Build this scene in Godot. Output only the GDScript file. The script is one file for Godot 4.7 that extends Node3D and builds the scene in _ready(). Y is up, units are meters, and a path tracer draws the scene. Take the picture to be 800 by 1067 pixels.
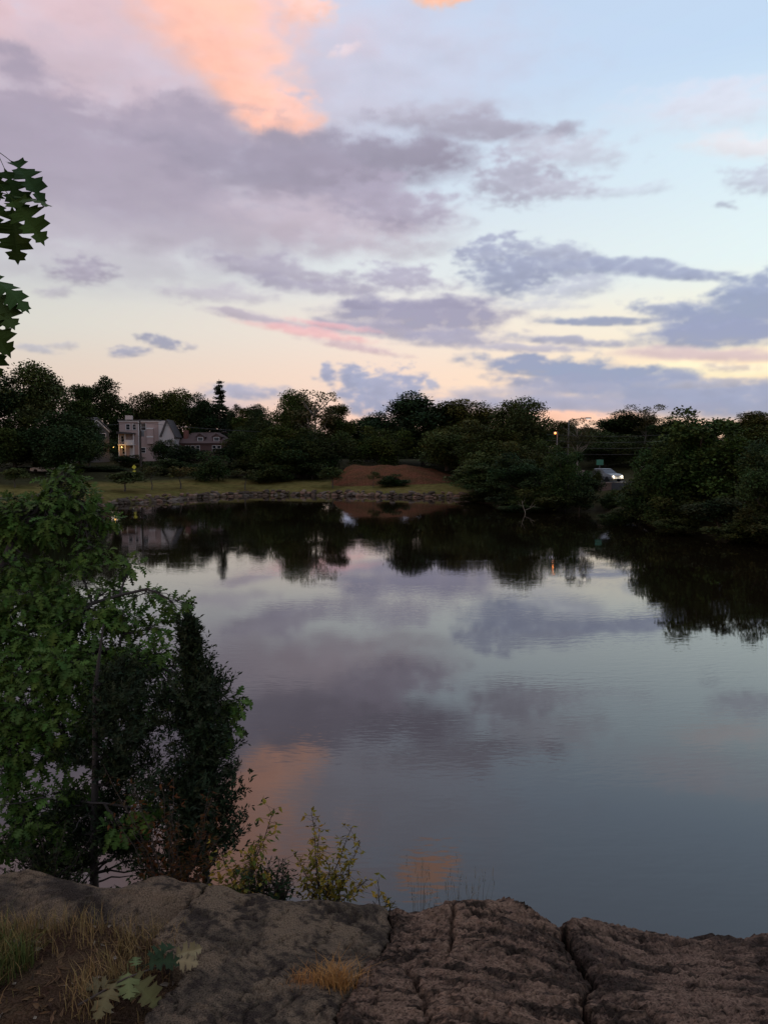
extends Node3D

var rng := RandomNumberGenerator.new()
var names := {}
var mats := {}
var pond := PackedVector2Array([Vector2(-62, -10), Vector2(-20, -9.5), Vector2(-8, -8.6), Vector2(-4, -7.6), Vector2(-2, -6.6), Vector2(-0.6, -4.9), Vector2(2, -4.5), Vector2(5, -4.8), Vector2(12, -6), Vector2(20, -12), Vector2(25, -24), Vector2(25, -36), Vector2(23.8, -44), Vector2(22.0, -50), Vector2(20.6, -62), Vector2(21.5, -72), Vector2(23, -80), Vector2(19, -80), Vector2(15.2, -77), Vector2(13.2, -88), Vector2(11, -99), Vector2(9.3, -106.9), Vector2(0, -110), Vector2(-10, -115.5), Vector2(-20, -116), Vector2(-25.2, -107), Vector2(-29.2, -94.2), Vector2(-32.7, -88), Vector2(-41, -82), Vector2(-62, -78)])
var hill_noise := FastNoiseLite.new()

# ---------------------------------------------------------------- helpers

class MB:
	var v := PackedVector3Array()
	var n := PackedVector3Array()
	var c := PackedColorArray()
	var i := PackedInt32Array()
	var smooth := false
	func tri(a: Vector3, b: Vector3, d: Vector3, col: Color) -> void:
		var k := v.size()
		v.append(a); v.append(b); v.append(d)
		c.append(col); c.append(col); c.append(col)
		i.append(k); i.append(k + 1); i.append(k + 2)
	func quad(a: Vector3, b: Vector3, d: Vector3, e: Vector3, col: Color) -> void:
		var k := v.size()
		v.append(a); v.append(b); v.append(d); v.append(e)
		c.append(col); c.append(col); c.append(col); c.append(col)
		i.append(k); i.append(k + 1); i.append(k + 2); i.append(k); i.append(k + 2); i.append(k + 3)
	func box(lo: Vector3, hi: Vector3, col: Color) -> void:
		hull([Vector3(lo.x, lo.y, hi.z), Vector3(hi.x, lo.y, hi.z), Vector3(hi.x, lo.y, lo.z), Vector3(lo.x, lo.y, lo.z), Vector3(lo.x, hi.y, hi.z), Vector3(hi.x, hi.y, hi.z), Vector3(hi.x, hi.y, lo.z), Vector3(lo.x, hi.y, lo.z)], col)
	func hull(p: Array, col: Color) -> void:   # eight corners: four below, four above, the same way round
		quad(p[0], p[4], p[5], p[1], col); quad(p[1], p[5], p[6], p[2], col)
		quad(p[2], p[6], p[7], p[3], col); quad(p[3], p[7], p[4], p[0], col)
		quad(p[4], p[7], p[6], p[5], col); quad(p[0], p[1], p[2], p[3], col)
	func tube(pts: PackedVector3Array, radii: PackedFloat32Array, sides: int, col: Color) -> void:
		var count := pts.size()
		var k := v.size()
		for q in count:
			var dir := (pts[mini(q + 1, count - 1)] - pts[maxi(q - 1, 0)]).normalized()
			var side := dir.cross(Vector3(0.31, 0.2, 0.93)).normalized()
			if absf(dir.dot(Vector3(0.31, 0.2, 0.93).normalized())) > 0.97:
				side = dir.cross(Vector3(1, 0, 0)).normalized()
			var up := dir.cross(side)
			for s in sides:
				var t := TAU * s / sides
				v.append(pts[q] + (side * cos(t) + up * sin(t)) * radii[q])
				c.append(col)
		for q in count - 1:
			for s in sides:
				var a := k + q * sides + s
				var b := k + q * sides + (s + 1) % sides
				i.append(a); i.append(b); i.append(b + sides); i.append(a); i.append(b + sides); i.append(a + sides)
	func mesh(m: Material) -> ArrayMesh:
		var arr := []
		arr.resize(Mesh.ARRAY_MAX)
		arr[Mesh.ARRAY_VERTEX] = v
		arr[Mesh.ARRAY_COLOR] = c
		arr[Mesh.ARRAY_INDEX] = i
		if n.size() == v.size():
			arr[Mesh.ARRAY_NORMAL] = n
		var am := ArrayMesh.new()
		am.add_surface_from_arrays(Mesh.PRIMITIVE_TRIANGLES, arr)
		am.surface_set_material(0, m)
		return am
	func rounded(m: Material) -> ArrayMesh:      # the same with smooth normals
		var st := SurfaceTool.new()
		st.create_from(mesh(m), 0)
		st.generate_normals()
		st.set_material(m)
		return st.commit()

func numbered(called: String) -> String:
	var k: int = names.get(called, 0)
	names[called] = k + 1
	return called if k == 0 else "%s_%03d" % [called, k]

func tag(o: Node, label: String, category: String, group := "") -> void:
	o.set_meta("label", label)
	o.set_meta("category", category)
	if group != "":
		o.set_meta("group", group)

func thing(called: String, label: String, category: String, at: Vector3, turn := 0.0, group := "") -> Node3D:
	var o := Node3D.new()
	o.name = numbered(called)
	add_child(o)
	if at.z < -20.0:
		o.position = at * widen(at.z)
		o.scale = Vector3.ONE * widen(at.z)
	else:
		o.position = at + Vector3(0, LIFT, 0)
	o.rotation.y = turn
	tag(o, label, category, group)
	return o

func part(called: String, mesh: Mesh, parent: Node) -> MeshInstance3D:
	var o := MeshInstance3D.new()
	o.name = called
	o.mesh = mesh
	parent.add_child(o, true)
	return o

func struct(called: String, mesh: Mesh) -> MeshInstance3D:
	var o := part(numbered(called), mesh, self)
	o.set_meta("kind", "structure")
	return o

func lin(r: float, g: float, b: float) -> Color:
	return Color(r, g, b).linear_to_srgb()

func material(key: String, r: float, g: float, b: float, rough := 0.9, tinted := false) -> StandardMaterial3D:
	if mats.has(key):
		return mats[key]
	var m := StandardMaterial3D.new()
	m.resource_name = key
	m.albedo_color = lin(r, g, b)
	m.roughness = rough
	m.cull_mode = BaseMaterial3D.CULL_DISABLED
	m.vertex_color_use_as_albedo = tinted
	mats[key] = m
	return m

func lamp_material(key: String, col: Color, energy: float) -> StandardMaterial3D:
	if mats.has(key):
		return mats[key]
	var m := material(key, 0.8, 0.8, 0.8, 0.4)
	m.emission_enabled = true
	m.emission = col
	m.emission_energy_multiplier = energy
	return m

func glow(col: Color, energy: float, at: Vector3, size: float) -> void:
	var l := OmniLight3D.new()
	l.name = numbered("lamp_light")
	l.light_color = col
	l.light_energy = energy
	l.light_size = size
	l.omni_range = 40.0
	l.omni_attenuation = 2.0
	l.shadow_enabled = true
	add_child(l)
	l.position = at

func noise_tex(size: int, frequency: float, octaves: int, ramp: Array, seed_: int, ridged := false) -> ImageTexture:
	var f := FastNoiseLite.new()
	f.noise_type = FastNoiseLite.TYPE_SIMPLEX_SMOOTH
	f.frequency = frequency
	f.seed = seed_
	f.fractal_type = FastNoiseLite.FRACTAL_RIDGED if ridged else FastNoiseLite.FRACTAL_FBM
	f.fractal_octaves = octaves
	f.fractal_gain = 0.62
	var im := f.get_seamless_image(size, size)
	im.convert(Image.FORMAT_L8)
	var src := im.get_data()
	var lut := []
	for k in 256:
		var t := clampf((k / 255.0 - 0.5) * 1.7 + 0.5, 0.0, 1.0) * (ramp.size() - 1)
		var a := mini(int(t), ramp.size() - 2)
		lut.append((ramp[a] as Color).lerp(ramp[a + 1], t - a))
	var dst := PackedByteArray()
	dst.resize(size * size * 3)
	for k in size * size:
		var col: Color = lut[src[k]]
		dst[k * 3] = int(col.r * 255); dst[k * 3 + 1] = int(col.g * 255); dst[k * 3 + 2] = int(col.b * 255)
	return ImageTexture.create_from_image(Image.create_from_data(size, size, false, Image.FORMAT_RGB8, dst))

func bump_tex(size: int, frequency: float, octaves: int, seed_: int, strength: float) -> ImageTexture:
	var f := FastNoiseLite.new()
	f.noise_type = FastNoiseLite.TYPE_SIMPLEX_SMOOTH
	f.frequency = frequency
	f.seed = seed_
	f.fractal_octaves = octaves
	var im := f.get_seamless_image(size, size)
	im.convert(Image.FORMAT_RGBA8)
	im.bump_map_to_normal_map(strength)
	return ImageTexture.create_from_image(im)

# ---------------------------------------------------------------- ground

const EYE := 7.0       # the camera's height above the water
const LIFT := 2.05     # how far the ledge and what grows on it stand above where they were first laid out

func widen(z: float) -> float:      # the far shores lie a little farther out, and are larger, the closer they are
	return EYE / (4.9 + 0.0174 * clampf(-z, 0.0, 230.0))

func spread(v: Vector3) -> Vector3:
	var t := smoothstep(12.0, 20.0, -v.z)
	var s := widen(v.z)
	var flat := lerpf(1.0, s, t)
	return Vector3(v.x * flat, v.y * lerpf(1.0 + LIFT / 2.9, s, t), v.z * flat)

func pond_distance(x: float, z: float) -> float:   # positive outside the pond
	var p := Vector2(x, z)
	var best := 1e9
	var inside := false
	var count := pond.size()
	var j := count - 1
	for k in count:
		var a := pond[k]
		var b := pond[j]
		var ab := b - a
		var t := clampf((p - a).dot(ab) / ab.length_squared(), 0.0, 1.0)
		best = minf(best, (a + ab * t).distance_squared_to(p))
		if (a.y > z) != (b.y > z) and x < (b.x - a.x) * (z - a.y) / (b.y - a.y) + a.x:
			inside = not inside
		j = k
	best = sqrt(best)
	return -best if inside else best

func ground_height(x: float, z: float) -> float:
	var d := pond_distance(x, z)
	if d < 0.0:
		return -0.15 - 1.6 * smoothstep(0.0, 7.0, -d)
	var near := smoothstep(-18.0, -9.0, z) * (1.0 - smoothstep(14.0, 26.0, absf(x)))
	var cliff := -0.15 + 3.05 * smoothstep(0.1, 3.2, d)
	var slope := lerpf(0.08, 0.155, smoothstep(12.0, 17.0, x))
	var rise := maxf(d - 1.0, 0.0)
	var far := -0.15 + 0.8 * smoothstep(0.0, 0.9, d) + 12.0 * (1.0 - exp(-rise * slope / 12.0)) * (1.0 - 0.4 * smoothstep(60.0, 160.0, d))
	far += hill_noise.get_noise_2d(x, z) * 0.35 * smoothstep(2.0, 15.0, d)
	return lerpf(far, cliff, near)

func grid_mesh(xs: PackedFloat32Array, zs: PackedFloat32Array, height: Callable, tint: Callable, m: Material, far := true) -> ArrayMesh:
	var b := MB.new()
	var w := xs.size()
	var h := zs.size()
	b.v.resize(w * h); b.n.resize(w * h); b.c.resize(w * h)
	for r in h:
		for q in w:
			var p := Vector3(xs[q], height.call(xs[q], zs[r]), zs[r])
			b.v[r * w + q] = spread(p) if far else p
			b.c[r * w + q] = tint.call(xs[q], zs[r])
	finish_grid(b, w, h)
	return b.mesh(m)

func finish_grid(b: MB, w: int, h: int) -> void:
	b.n.resize(w * h)
	for r in h:
		for q in w:
			var dx := b.v[r * w + mini(q + 1, w - 1)] - b.v[r * w + maxi(q - 1, 0)]
			var dz := b.v[mini(r + 1, h - 1) * w + q] - b.v[maxi(r - 1, 0) * w + q]
			var nn := dz.cross(dx).normalized()
			b.n[r * w + q] = nn if nn.y >= 0.0 else -nn
	var k := 0
	b.i.resize((w - 1) * (h - 1) * 6)
	var away := b.v[w].z < b.v[0].z
	for r in h - 1:
		for q in w - 1:
			var a := r * w + q
			if away:
				b.i[k] = a; b.i[k + 1] = a + w + 1; b.i[k + 2] = a + 1
				b.i[k + 3] = a; b.i[k + 4] = a + w; b.i[k + 5] = a + w + 1
			else:
				b.i[k] = a; b.i[k + 1] = a + 1; b.i[k + 2] = a + w + 1
				b.i[k + 3] = a; b.i[k + 4] = a + w + 1; b.i[k + 5] = a + w
			k += 6

# ---------------------------------------------------------------- sky

func sky_clouds() -> Array:
	# azimuth, elevation, half width, half height, tilt (degrees), colour, opacity, softness, raggedness
	return [
		[-20.16, 25.89, 15.11, 4.70, 0.2, Color8(214, 184, 190), 0.90, 0.60, 0.50],
		[-4.75, 25.70, 10.14, 5.27, 1.9, Color8(198, 194, 212), 0.60, 0.70, 0.50],
		[-16.59, 23.00, 9.46, 2.14, -3.9, Color8(196, 181, 194), 0.70, 0.60, 0.60],
		[-11.67, 28.59, 4.88, 3.41, -15.0, Color8(250, 194, 180), 0.90, 0.60, 0.35],
		[-10.37, 25.51, 6.60, 2.40, -50.9, Color8(254, 193, 172), 0.97, 0.45, 0.30],
		[-12.36, 26.79, 3.90, 2.02, -25.0, Color8(250, 193, 178), 0.70, 0.70, 0.40],
		[-7.82, 22.54, 2.82, 1.50, -12.2, Color8(252, 194, 176), 0.95, 0.40, 0.35],
		[-5.40, 28.44, 1.61, 0.89, -7.7, Color8(253, 202, 188), 0.90, 0.50, 0.50],
		[-2.72, 26.17, 0.88, 0.31, 21.1, Color8(236, 210, 212), 0.80, 0.60, 0.60],
		[3.24, 29.44, 1.75, 0.97, -13.4, Color8(255, 190, 158), 1.00, 0.30, 0.50],
		[4.72, 29.06, 1.08, 0.34, -12.0, Color8(255, 196, 170), 0.90, 0.50, 0.60],
		[2.04, 24.96, 7.49, 3.22, -0.8, Color8(196, 198, 216), 0.45, 0.80, 0.60],
		[-22.75, 19.40, 11.78, 3.61, -2.5, Color8(160, 150, 167), 0.95, 0.30, 0.45],
		[-14.19, 17.31, 14.30, 3.67, -4.9, Color8(164, 155, 172), 0.88, 0.35, 0.50],
		[-20.50, 15.89, 11.57, 2.45, 1.6, Color8(166, 158, 174), 0.75, 0.50, 0.45],
		[-19.36, 13.20, 12.40, 2.19, 1.5, Color8(188, 182, 193), 0.60, 0.60, 0.50],
		[-4.83, 16.05, 6.87, 1.86, -4.7, Color8(196, 184, 196), 0.70, 0.60, 0.50],
		[-3.43, 19.88, 8.91, 1.76, -0.9, Color8(150, 145, 163), 0.95, 0.35, 0.50],
		[-8.21, 18.96, 7.43, 1.54, -3.5, Color8(156, 149, 167), 0.80, 0.50, 0.60],
		[0.35, 17.03, 4.28, 1.47, -8.1, Color8(168, 161, 180), 0.85, 0.45, 0.60],
		[6.82, 21.68, 5.41, 0.85, -6.4, Color8(164, 161, 178), 0.90, 0.40, 0.60],
		[2.74, 22.59, 4.10, 0.51, 3.0, Color8(178, 174, 190), 0.60, 0.60, 0.70],
		[9.29, 18.44, 2.69, 1.54, -2.8, Color8(172, 171, 188), 0.90, 0.45, 0.70],
		[12.55, 17.66, 2.50, 0.65, -3.7, Color8(182, 182, 198), 0.80, 0.50, 0.70],
		[12.71, 19.87, 3.28, 0.86, -7.1, Color8(190, 190, 205), 0.70, 0.60, 0.70],
		[16.75, 17.17, 2.67, 0.35, 0.1, Color8(196, 203, 217), 0.60, 0.60, 0.70],
		[23.00, 15.80, 0.47, 0.20, -6.3, Color8(165, 170, 188), 0.70, 0.70, 0.90],
		[23.59, 15.51, 0.35, 0.11, -16.4, Color8(175, 180, 196), 0.50, 0.70, 0.90],
		[25.47, 16.91, 2.04, 0.78, -7.5, Color8(190, 195, 210), 0.85, 0.50, 0.60],
		[24.77, 18.91, 3.43, 0.65, -11.1, Color8(236, 219, 222), 0.50, 0.60, 0.60],
		[22.67, 21.55, 4.70, 1.16, -2.1, Color8(220, 214, 226), 0.55, 0.70, 0.60],
		[-20.87, 11.81, 1.83, 0.79, 1.4, Color8(164, 158, 174), 0.90, 0.50, 0.60],
		[-22.65, 10.33, 0.95, 0.31, 4.2, Color8(172, 167, 180), 0.60, 0.60, 0.60],
		[-7.95, 12.68, 4.23, 0.83, -7.3, Color8(166, 160, 178), 0.80, 0.45, 0.60],
		[-4.86, 11.59, 4.15, 0.59, -4.0, Color8(164, 159, 178), 0.80, 0.45, 0.60],
		[-11.69, 10.88, 4.01, 0.52, -1.8, Color8(180, 173, 188), 0.60, 0.60, 0.70],
		[1.04, 12.09, 2.92, 0.78, -5.2, Color8(168, 163, 184), 0.80, 0.50, 0.70],
		[2.44, 9.77, 6.62, 1.20, -3.4, Color8(152, 149, 172), 0.95, 0.35, 0.55],
		[0.00, 8.64, 5.60, 0.54, -5.0, Color8(162, 158, 178), 0.80, 0.45, 0.60],
		[4.89, 8.01, 4.31, 0.61, -2.7, Color8(160, 158, 180), 0.85, 0.50, 0.60],
		[-8.67, 9.21, 4.24, 0.33, -8.6, Color8(176, 166, 181), 0.80, 0.50, 0.60],
		[-5.44, 8.40, 4.02, 0.34, -8.2, Color8(232, 182, 184), 0.80, 0.50, 0.50],
		[-3.84, 8.89, 2.79, 0.20, -7.4, Color8(226, 178, 184), 0.80, 0.60, 0.60],
		[-1.96, 7.35, 3.15, 0.27, -8.8, Color8(196, 172, 182), 0.70, 0.60, 0.60],
		[7.59, 13.84, 2.05, 0.89, 6.2, Color8(162, 167, 190), 0.90, 0.40, 0.70],
		[9.31, 12.26, 2.85, 1.41, 2.1, Color8(154, 160, 184), 0.95, 0.40, 0.60],
		[12.98, 12.74, 3.30, 0.76, -6.8, Color8(160, 166, 190), 0.85, 0.45, 0.65],
		[11.97, 13.67, 2.66, 0.56, -6.8, Color8(166, 171, 192), 0.80, 0.50, 0.70],
		[17.83, 12.21, 4.55, 0.50, -8.8, Color8(156, 163, 188), 0.92, 0.40, 0.60],
		[20.94, 11.56, 2.43, 0.31, -7.3, Color8(156, 164, 188), 0.90, 0.45, 0.60],
		[13.41, 11.20, 2.97, 0.64, 5.4, Color8(178, 182, 200), 0.70, 0.60, 0.70],
		[11.03, 10.13, 2.69, 0.33, -1.9, Color8(190, 192, 205), 0.50, 0.60, 0.70],
		[14.64, 8.89, 3.67, 0.29, -3.3, Color8(146, 153, 177), 0.97, 0.35, 0.40],
		[13.08, 7.63, 3.86, 0.33, -5.8, Color8(162, 163, 183), 0.90, 0.45, 0.60],
		[10.06, 7.18, 3.81, 0.27, -3.3, Color8(176, 173, 190), 0.80, 0.50, 0.60],
		[20.09, 9.32, 2.47, 0.57, -7.3, Color8(158, 165, 188), 0.85, 0.45, 0.60],
		[24.57, 8.91, 4.92, 1.53, 5.0, Color8(146, 155, 182), 0.97, 0.30, 0.40],
		[22.86, 7.72, 4.76, 0.94, -1.2, Color8(148, 155, 182), 0.95, 0.35, 0.40],
		[25.95, 10.01, 3.39, 1.20, 3.2, Color8(150, 160, 186), 0.95, 0.35, 0.45],
		[22.90, 6.28, 6.26, 0.38, -3.6, Color8(192, 170, 184), 0.65, 0.50, 0.40],
		[22.94, 5.27, 5.07, 0.51, -2.2, Color8(252, 238, 202), 0.85, 0.50, 0.40],
		[16.41, 5.09, 1.94, 0.40, -1.5, Color8(252, 226, 194), 0.80, 0.50, 0.50],
		[10.83, 5.88, 4.47, 0.67, -6.1, Color8(142, 150, 177), 0.97, 0.35, 0.50],
		[15.89, 5.23, 4.29, 1.00, -4.5, Color8(140, 150, 177), 0.97, 0.35, 0.50],
		[12.80, 4.63, 4.02, 0.61, -3.0, Color8(152, 156, 180), 0.90, 0.45, 0.60],
		[19.62, 3.82, 6.88, 1.11, -3.4, Color8(150, 157, 182), 0.97, 0.35, 0.50],
		[24.01, 3.20, 4.71, 1.15, -1.4, Color8(154, 160, 184), 0.95, 0.40, 0.45],
		[11.13, 3.71, 5.77, 0.75, -0.7, Color8(164, 164, 183), 0.80, 0.50, 0.60],
		[22.37, 4.39, 3.61, 0.26, 0.2, Color8(170, 170, 184), 0.85, 0.50, 0.60],
		[23.64, 5.43, 1.53, 0.25, -4.4, Color8(200, 188, 184), 0.70, 0.60, 0.70],
		[13.17, 3.00, 8.03, 0.68, -1.7, Color8(162, 163, 184), 0.85, 0.50, 0.50],
		[13.98, 2.31, 3.99, 0.34, -1.6, Color8(253, 200, 172), 0.90, 0.50, 0.40],
		[-18.10, 6.67, 1.33, 0.32, 5.2, Color8(160, 160, 177), 0.92, 0.40, 0.50],
		[-15.78, 7.41, 1.43, 0.39, -12.9, Color8(154, 155, 173), 0.95, 0.40, 0.60],
		[-24.01, 6.66, 1.29, 0.25, -7.1, Color8(180, 178, 187), 0.80, 0.50, 0.50],
		[-22.22, 6.94, 0.90, 0.25, -0.2, Color8(184, 180, 186), 0.70, 0.50, 0.60],
		[-13.82, 7.21, 0.46, 0.20, -8.2, Color8(176, 172, 182), 0.70, 0.50, 0.60],
		[-10.31, 4.06, 3.00, 0.55, 0.7, Color8(166, 166, 186), 0.90, 0.45, 0.50],
		[-12.16, 3.15, 3.37, 0.41, 0.7, Color8(184, 172, 184), 0.60, 0.60, 0.60],
		[-0.14, 4.06, 3.38, 1.67, -4.0, Color8(158, 162, 187), 0.95, 0.30, 0.70],
		[-1.97, 5.16, 0.98, 0.90, -29.8, Color8(160, 164, 188), 0.95, 0.40, 0.70],
		[-4.07, 5.49, 0.49, 0.82, 20.4, Color8(160, 163, 187), 0.95, 0.45, 0.70],
		[3.51, 4.67, 0.49, 0.35, -0.3, Color8(172, 173, 192), 0.90, 0.45, 0.60],
		[3.94, 3.35, 1.40, 0.42, -0.2, Color8(178, 176, 192), 0.70, 0.50, 0.70],
		[7.01, 4.16, 2.78, 0.28, -0.5, Color8(190, 182, 190), 0.70, 0.60, 0.70],
	]

func mix3(a: Array, rows: Array, el: float) -> Color:   # colour of clear air at an elevation
	for k in rows.size() - 1:
		if el <= rows[k + 1]:
			var t: float = clampf((el - rows[k]) / (rows[k + 1] - rows[k]), 0.0, 1.0)
			return (a[k] as Color).lerp(a[k + 1], t * t * (3.0 - 2.0 * t) * 0.5 + t * 0.5)
	return a[a.size() - 1]

func make_sky() -> ImageTexture:
	var w := 4096
	var h := 2048
	var half := 1024
	var els := [0.0, 2.2, 4.8, 8.5, 12.5, 19.0, 25.0, 45.0, 90.0]
	var left := [Color8(200, 174, 172), Color8(208, 184, 177), Color8(216, 198, 184), Color8(208, 206, 198), Color8(196, 201, 202), Color8(192, 192, 206), Color8(192, 196, 216), Color8(186, 184, 206), Color8(170, 174, 202)]
	var mid := [Color8(238, 196, 176), Color8(242, 202, 182), Color8(240, 212, 194), Color8(233, 219, 207), Color8(216, 221, 223), Color8(200, 213, 228), Color8(190, 206, 229), Color8(182, 190, 214), Color8(170, 174, 202)]
	var right := [Color8(240, 196, 168), Color8(246, 208, 176), Color8(250, 224, 186), Color8(240, 234, 212), Color8(220, 234, 235), Color8(208, 227, 237), Color8(187, 209, 233), Color8(174, 190, 218), Color8(170, 174, 202)]
	var buf := PackedFloat32Array()
	buf.resize(w * half * 3)
	# how far each direction leans from the dusky side (0) over the middle (1) to the sunset side (2)
	var lean := PackedFloat32Array()
	lean.resize(w)
	for x in w:
		var az := (x + 0.5) * 360.0 / w - 180.0
		var t := 1.0 + clampf(az / 26.0, -1.0, 1.0)
		if absf(az) > 26.0:     # round the back it drifts from one side's tone to the other's
			var far := (absf(az) - 26.0) / 154.0
			t = lerpf(t, 1.0, smoothstep(0.15, 1.0, far))
		lean[x] = t
	for y in half:
		var el := 90.0 - (y + 0.5) * 180.0 / h
		var a := mix3(left, els, el)
		var b := mix3(mid, els, el)
		var d := mix3(right, els, el)
		var k := y * w * 3
		for x in w:
			var t := lean[(x + w / 2) % w]
			var col := a.lerp(b, t) if t < 1.0 else b.lerp(d, t - 1.0)
			buf[k] = col.r; buf[k + 1] = col.g; buf[k + 2] = col.b
			k += 3
	var f := FastNoiseLite.new()
	f.noise_type = FastNoiseLite.TYPE_SIMPLEX_SMOOTH
	f.seed = 7
	f.frequency = 0.017
	f.fractal_octaves = 6
	f.fractal_gain = 0.46
	f.domain_warp_enabled = true
	f.domain_warp_amplitude = 22.0
	f.domain_warp_frequency = 0.012
	var im := f.get_seamless_image(1024, 1024)
	im.convert(Image.FORMAT_L8)
	var nb := im.get_data()
	var list := []
	# clouds all round, as thick as those in view
	var rs := RandomNumberGenerator.new()
	rs.seed = 41
	for k in 80:
		var az := rs.randf_range(46.0, 314.0)
		if az > 180.0:
			az -= 360.0
		var el := rs.randf_range(1.0, 60.0)
		var big := rs.randf_range(3.0, 14.0)
		var tone := Color8(152, 150, 172).lerp(Color8(186, 180, 196), rs.randf())
		if rs.randf() < 0.2:
			tone = Color8(240, 192, 180)
		list.append([az, el, big, big * rs.randf_range(0.15, 0.4), rs.randf_range(-8.0, 8.0), tone, rs.randf_range(0.6, 0.95), 0.45, 0.55])
	for k in 14:
		list.append([rs.randf_range(-26.0, 26.0), rs.randf_range(33.0, 60.0), rs.randf_range(4.0, 14.0), rs.randf_range(1.5, 4.0), rs.randf_range(-8.0, 8.0), Color8(196, 186, 200), 0.6, 0.5, 0.6])
	list.append_array(sky_clouds())
	for c in list:
		var az: float = c[0]; var el: float = c[1]; var ra: float = c[2]; var re: float = c[3]
		var ct := cos(deg_to_rad(c[4])); var s := sin(deg_to_rad(c[4]))
		var col: Color = c[5]; var alpha: float = c[6]; var soft: float = c[7]; var rag: float = c[8]
		var reach := 1.0 + soft + rag * 0.7
		var stretch := 1.0 / maxf(cos(deg_to_rad(el)), 0.2)
		var hx := (ra * absf(ct) + re * absf(s)) * reach * stretch
		var hy := (ra * absf(s) + re * absf(ct)) * reach
		var y0 := maxi(0, int((90.0 - el - hy) * h / 180.0))
		var y1 := mini(half - 1, int((90.0 - el + hy) * h / 180.0))
		var x0 := int((az - hx + 180.0) * w / 360.0)
		var x1 := int((az + hx + 180.0) * w / 360.0)
		var size := clampf(6.0 / maxf(ra, 1.0), 0.55, 3.0)
		for y in range(y0, y1 + 1):
			var dy := 90.0 - (y + 0.5) * 180.0 / h - el
			var row := (int(y * 2.4 * size) & 1023) * 1024
			var row2 := (int(y * 5.0 * size + 350.0) & 1023) * 1024
			for x in range(x0, x1 + 1):
				var dx := ((x + 0.5) * 360.0 / w - 180.0 - az) / stretch
				var n1 := nb[row + (int(x * 1.0 * size) & 1023)] * 0.0078 - 1.0
				var n2 := nb[row2 + (int(x * 2.3 * size + 517.0) & 1023)] * 0.0078 - 1.0
				var p := (dx * ct + dy * s) / ra
				var q := (dy * ct - dx * s) / re
				q += n1 * 0.35
				var dd := sqrt(p * p + q * q) + rag * (n1 * 0.75 + n2 * 0.26)
				if dd > 1.0 + soft:
					continue
				var a := alpha * (1.0 - smoothstep(1.0 - soft, 1.0 + soft, dd)) * (1.0 - 0.3 * smoothstep(-0.15, 0.45, n2) * smoothstep(0.2, 0.8, dd))
				var tone := 1.0 + 0.045 * clampf(q, -1.0, 1.0) + n2 * 0.02 + n1 * 0.03
				var k := (y * w + ((x + w + w / 2) % w)) * 3
				buf[k] += (col.r * tone - buf[k]) * a
				buf[k + 1] += (col.g * tone - buf[k + 1]) * a
				buf[k + 2] += (col.b * tone - buf[k + 2]) * a
	var bytes := PackedByteArray()
	bytes.resize(w * h * 3)
	for k in w * half * 3:
		bytes[k] = int(clampf(buf[k] * 255.0 + 0.5, 0.0, 255.0))
	for k in range(w * half * 3, w * h * 3, 3):
		bytes[k] = 60; bytes[k + 1] = 58; bytes[k + 2] = 54
	return ImageTexture.create_from_image(Image.create_from_data(w, h, false, Image.FORMAT_RGB8, bytes))

# ---------------------------------------------------------------- water

func make_water() -> void:
	var size := 1024
	var src := []
	for k in 3:
		var f := FastNoiseLite.new()
		f.noise_type = FastNoiseLite.TYPE_SIMPLEX_SMOOTH
		f.seed = 90 + k
		f.frequency = [0.045, 0.13, 0.0045][k]
		f.fractal_octaves = [2, 2, 2][k]
		var im := f.get_seamless_image(size, size)
		im.convert(Image.FORMAT_L8)
		src.append(im.get_data())
	var big: PackedByteArray = src[0]
	var small: PackedByteArray = src[1]
	var calm: PackedByteArray = src[2]
	var dst := PackedByteArray()
	dst.resize(size * size * 3)
	for y in size:
		var up := ((y + size - 1) % size) * size
		var down := ((y + 1) % size) * size
		for x in size:
			var l := (x + size - 1) % size
			var r := (x + 1) % size
			var k := y * size + x
			var m := smoothstep(80.0, 200.0, calm[k])
			var gx := (big[y * size + r] - big[y * size + l]) * (0.1 + 0.6 * m) + (small[y * size + r] - small[y * size + l]) * (0.1 + 0.45 * m)
			var gy := (big[down + x] - big[up + x]) * (0.1 + 0.6 * m) + (small[down + x] - small[up + x]) * (0.1 + 0.45 * m)
			dst[k * 3] = int(clampf(127.5 - gx * 0.8, 0.0, 255.0))
			dst[k * 3 + 1] = int(clampf(127.5 - gy * 2.0, 0.0, 255.0))
			dst[k * 3 + 2] = 250
	var tex := ImageTexture.create_from_image(Image.create_from_data(size, size, false, Image.FORMAT_RGB8, dst))
	var m := material("pond_water", 0.009, 0.006, 0.003, 0.03)
	m.metallic_specular = 0.5
	m.clearcoat_enabled = true
	m.clearcoat = 0.3
	m.clearcoat_roughness = 0.03
	m.normal_enabled = true
	m.normal_texture = tex
	m.normal_scale = 0.0125
	m.uv1_triplanar = true
	m.uv1_world_triplanar = true
	m.uv1_scale = Vector3(1.0 / 56.0, 1.0 / 30.0, 1.0 / 20.0)
	var b := MB.new()
	b.quad(Vector3(-88, 0, -2.5), Vector3(-88, 0, -126), Vector3(46, 0, -126), Vector3(46, 0, -2.5), Color.WHITE)
	struct("water", b.mesh(m))

# ---------------------------------------------------------------- trees

func leaf_colour(r: RandomNumberGenerator, base: Color, spread := 0.35) -> Color:
	var k := 1.0 + r.randf_range(-spread, spread)
	return Color(base.r * k * r.randf_range(0.85, 1.2), base.g * k, base.b * k * r.randf_range(0.8, 1.1))

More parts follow.
